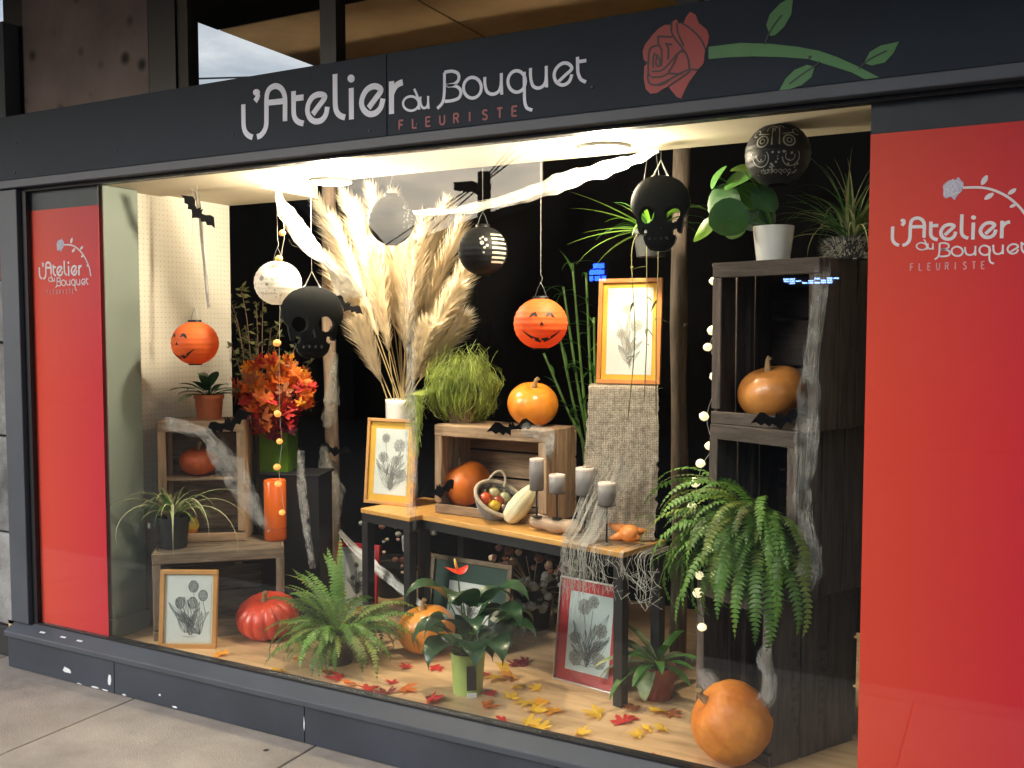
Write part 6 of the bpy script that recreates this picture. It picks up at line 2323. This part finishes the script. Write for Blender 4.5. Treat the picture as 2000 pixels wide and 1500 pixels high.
def web_strip(label, pts, m, name='spider_web_strip', rag=.35, rs=0, layers=2):
    """pts: (u, v, Y, width in px); a gauzy strip hung through those places"""
    rn_ = random.Random(rs)
    sp_ = smoothpath([(*P(u, v, Y), w_ * mpp(P(u, v, Y))) for u, v, Y, w_ in pts], 8)
    p0 = Vector(sp_[0][:3])
    t = thing('spider_web_cloth', label, 'web cloth', p0, 0, 'spider web cloth')
    for ly in range(layers):
        b = MB()
        vs, fs = [], []
        n = len(sp_)
        nc = 6
        for i, s in enumerate(sp_):
            p = Vector(s[:3]) - p0
            a, c_ = Vector(sp_[max(0, i - 1)][:3]), Vector(sp_[min(n - 1, i + 1)][:3])
            tg = (c_ - a).normalized()
            across = tg.cross(Vector((.45, -.89, 0))).normalized()
            w_ = s[3] * (1 + rag * mnoise.noise(Vector((i * .28, rs + ly * 9, 0)))) * (1 if ly == 0 else .75)
            for k in range(nc + 1):
                q = k / nc - .5
                dep = .004 * math.sin(k * 1.9 + i * .35 + ly) + .008 * ly
                vs.append(tuple(p + across * w_ * (q + .05 * mnoise.noise(Vector((i * .4, k * .7, rs)))) + Vector((0, -dep, 0))))
        for i in range(n - 1):
            for k in range(nc):
                a = i * (nc + 1) + k
                fs.append((a, a + 1, a + nc + 2, a + nc + 1))
        b.add(vs, fs)
        b.build('gauze', m, t, True)
    # loose fibres
    b = MB()
    for k in range(90 if m is web_m else 420):
        i = rn_.randint(0, len(sp_) - 2)
        p = Vector(sp_[i][:3]) - p0
        j = min(len(sp_) - 1, i + rn_.randint(3, 9))
        e = Vector(sp_[j][:3]) - p0
        o = Vector((rn_.uniform(-1, 1), rn_.uniform(-.4, .4), rn_.uniform(-1, 1))) * sp_[i][3] * .5
        b.tube([p + o, p.lerp(e, .5) + o * 1.1, e + o * .8], rn_.uniform(.0003, .0007 if m is web_m else .0005), 3, False)
    b.build('fibres', m, t, kind='stuff')
    return t


web_strip('white web cloth slanting from the ceiling to the pampas plumes', [(543, 374, .44, 8), (556, 408, .46, 26), (585, 455, .5, 40), (615, 490, .55, 30), (640, 515, .6, 16), (668, 548, .7, 40), (690, 585, .85, 44)], web_m, rs=1)
web_strip('long white web cloth slung from the ceiling hook above the black skull', [(1286, 293, .32, 10), (1240, 312, .36, 20), (1180, 330, .40, 28), (1110, 352, .44, 34), (1040, 376, .50, 30), (970, 396, .55, 20), (890, 412, .62, 13), (800, 415, .70, 8)], web_m, rs=2, rag=.6)
web_strip('pale narrow web strip hanging past the white vase and daisy print', [(797, 470, .60, 26), (800, 560, .60, 22), (802, 680, .60, 18), (803, 800, .60, 22), (803, 930, .60, 24), (803, 1030, .60, 22)], web_mid, rs=3, layers=1)
web_strip('ragged grey web scrap on the peeled post beside the bouquet', [(655, 690, 1.15, 10), (650, 750, 1.15, 24), (645, 800, 1.15, 30), (640, 835, 1.15, 16)], web_mid, rs=4, rag=.7)
web_strip('long ragged grey web scrap low on the peeled post', [(632, 872, 1.12, 12), (640, 920, 1.12, 30), (655, 960, 1.12, 30), (650, 1010, 1.12, 34), (637, 1040, 1.12, 18)], web_mid, rs=5, rag=.7)
web_strip('white web strip slanting down to the orange floor pumpkin', [(664, 1038, 1.0, 9), (700, 1078, .9, 15), (740, 1112, .8, 20), (785, 1150, .68, 16), (830, 1186, .6, 10)], web_m, rs=6)
web_strip('small white web scrap hanging under the daisy print', [(790, 1045, .66, 8), (794, 1070, .66, 14), (800, 1096, .66, 8)], web_m, rs=7)
web_strip('grey web stretched across the upright crate', [(318, 826, .24, 26), (355, 832, .24, 26), (400, 848, .25, 22), (428, 885, .28, 46), (455, 925, .31, 52), (485, 975, .34, 40), (518, 1028, .36, 10)], web_mid, rs=8, rag=.5)
web_strip('dim grey web hanging down the edge of the tall crate stack', [(1608, 520, .17, 34), (1596, 620, .16, 26), (1582, 720, .15, 34), (1578, 820, .15, 46), (1572, 920, .14, 40), (1566, 1000, .13, 26), (1584, 1080, .13, 44), (1574, 1150, .13, 34)], web_mid, rs=9, rag=.6, layers=1)
web_strip('dim grey web trailing from the fern to the big pumpkin', [(1496, 1200, .12, 10), (1500, 1250, .12, 14), (1492, 1290, .12, 30), (1506, 1335, .12, 26), (1492, 1372, .12, 34)], web_mid, rs=10, rag=.6, layers=1)
web_strip('web tuft behind the big smooth pumpkin', [(1370, 1310, .30, 24), (1384, 1330, .30, 38), (1396, 1350, .30, 24)], web_mid, rs=11, rag=.6)
web_strip('faint grey web hanging in the dark beside the black pedestal', [(588, 880, .62, 12), (590, 950, .62, 18), (598, 1030, .62, 14), (612, 1110, .62, 10)], web_thin, rs=12)
web_strip('web tuft on the top edge of the table crate', [(1020, 838, C0.y - .04, 20), (1055, 845, C0.y - .04, 30), (1075, 860, C0.y - .04, 24), (1065, 890, C0.y - .04, 12)], web_thin, rs=13, rag=.6)
web_strip('pale ribbon strip hanging before the pegboard wall', [(384, 372, .42, 10), (392, 430, .42, 9), (398, 500, .42, 8), (408, 600, .42, 9)], web_m, rs=14, rag=.2, layers=1)

# ================================================================== STRING LIGHTS


def string_lights(label, pts, m_bulb, r_px, wire_top=None):
    ps_ = [P(u, v, Y) for u, v, Y in pts]
    t = thing('string_lights', label, 'string lights', ps_[0], 0, 'hanging string lights')
    rn_ = random.Random(len(pts))
    path = ([Vector(wire_top)] if wire_top else []) + [p + Vector((.008, .006, 0)) for p in ps_]
    rel = [tuple(p - ps_[0]) for p in path]
    MB().tube(smoothpath(rel, 4), .0011, 4).build('cable', mat('clear_cable', (.35, .33, .28), .4), t)
    for p in ps_:
        c = p - ps_[0]
        r_ = r_px * mpp(p) * rn_.uniform(.85, 1.1)
        b = MB().ball((0, 0, 0), r_, 9, 7, .85)
        b.v = [(x * rn_.uniform(.9, 1.1), y, z * rn_.uniform(.92, 1.08)) for x, y, z in b.v]
        b.build('bulb', m_bulb, t, True, c, (rn_.uniform(-.6, .6), rn_.uniform(-.6, .6), 0))
    return t


string_lights('string of small cream ball lights hanging beside the tall crate stack', [(1395, 549, .40), (1405, 607, .38), (1392, 645, .39), (1382, 678, .40), (1397, 735, .38), (1375, 813, .40), (1386, 871, .36), (1368, 905, .35), (1357, 942, .34), (1352, 990, .32), (1370, 1030, .28), (1386, 1070, .20), (1366, 1124, .30), (1396, 1122, .22), (1363, 1158, .30), (1371, 1225, .30)],
              mat('lit_cream_ball', (.95, .82, .50), .6, .15, 60, emit=.55), 10.5, P(1391, 515, .40))
string_lights('string of small amber ball lights before the autumn bouquet', [(551, 455, .40), (545, 505, .40), (541, 670, .40), (542, 808, .40), (546, 862, .40), (541, 912, .40), (543, 945, .40), (551, 1001, .40)],
              mat('lit_amber_ball', (.95, .42, .10), .6, .15, 60, emit=.4), 7.5, P(545, 378, .40))
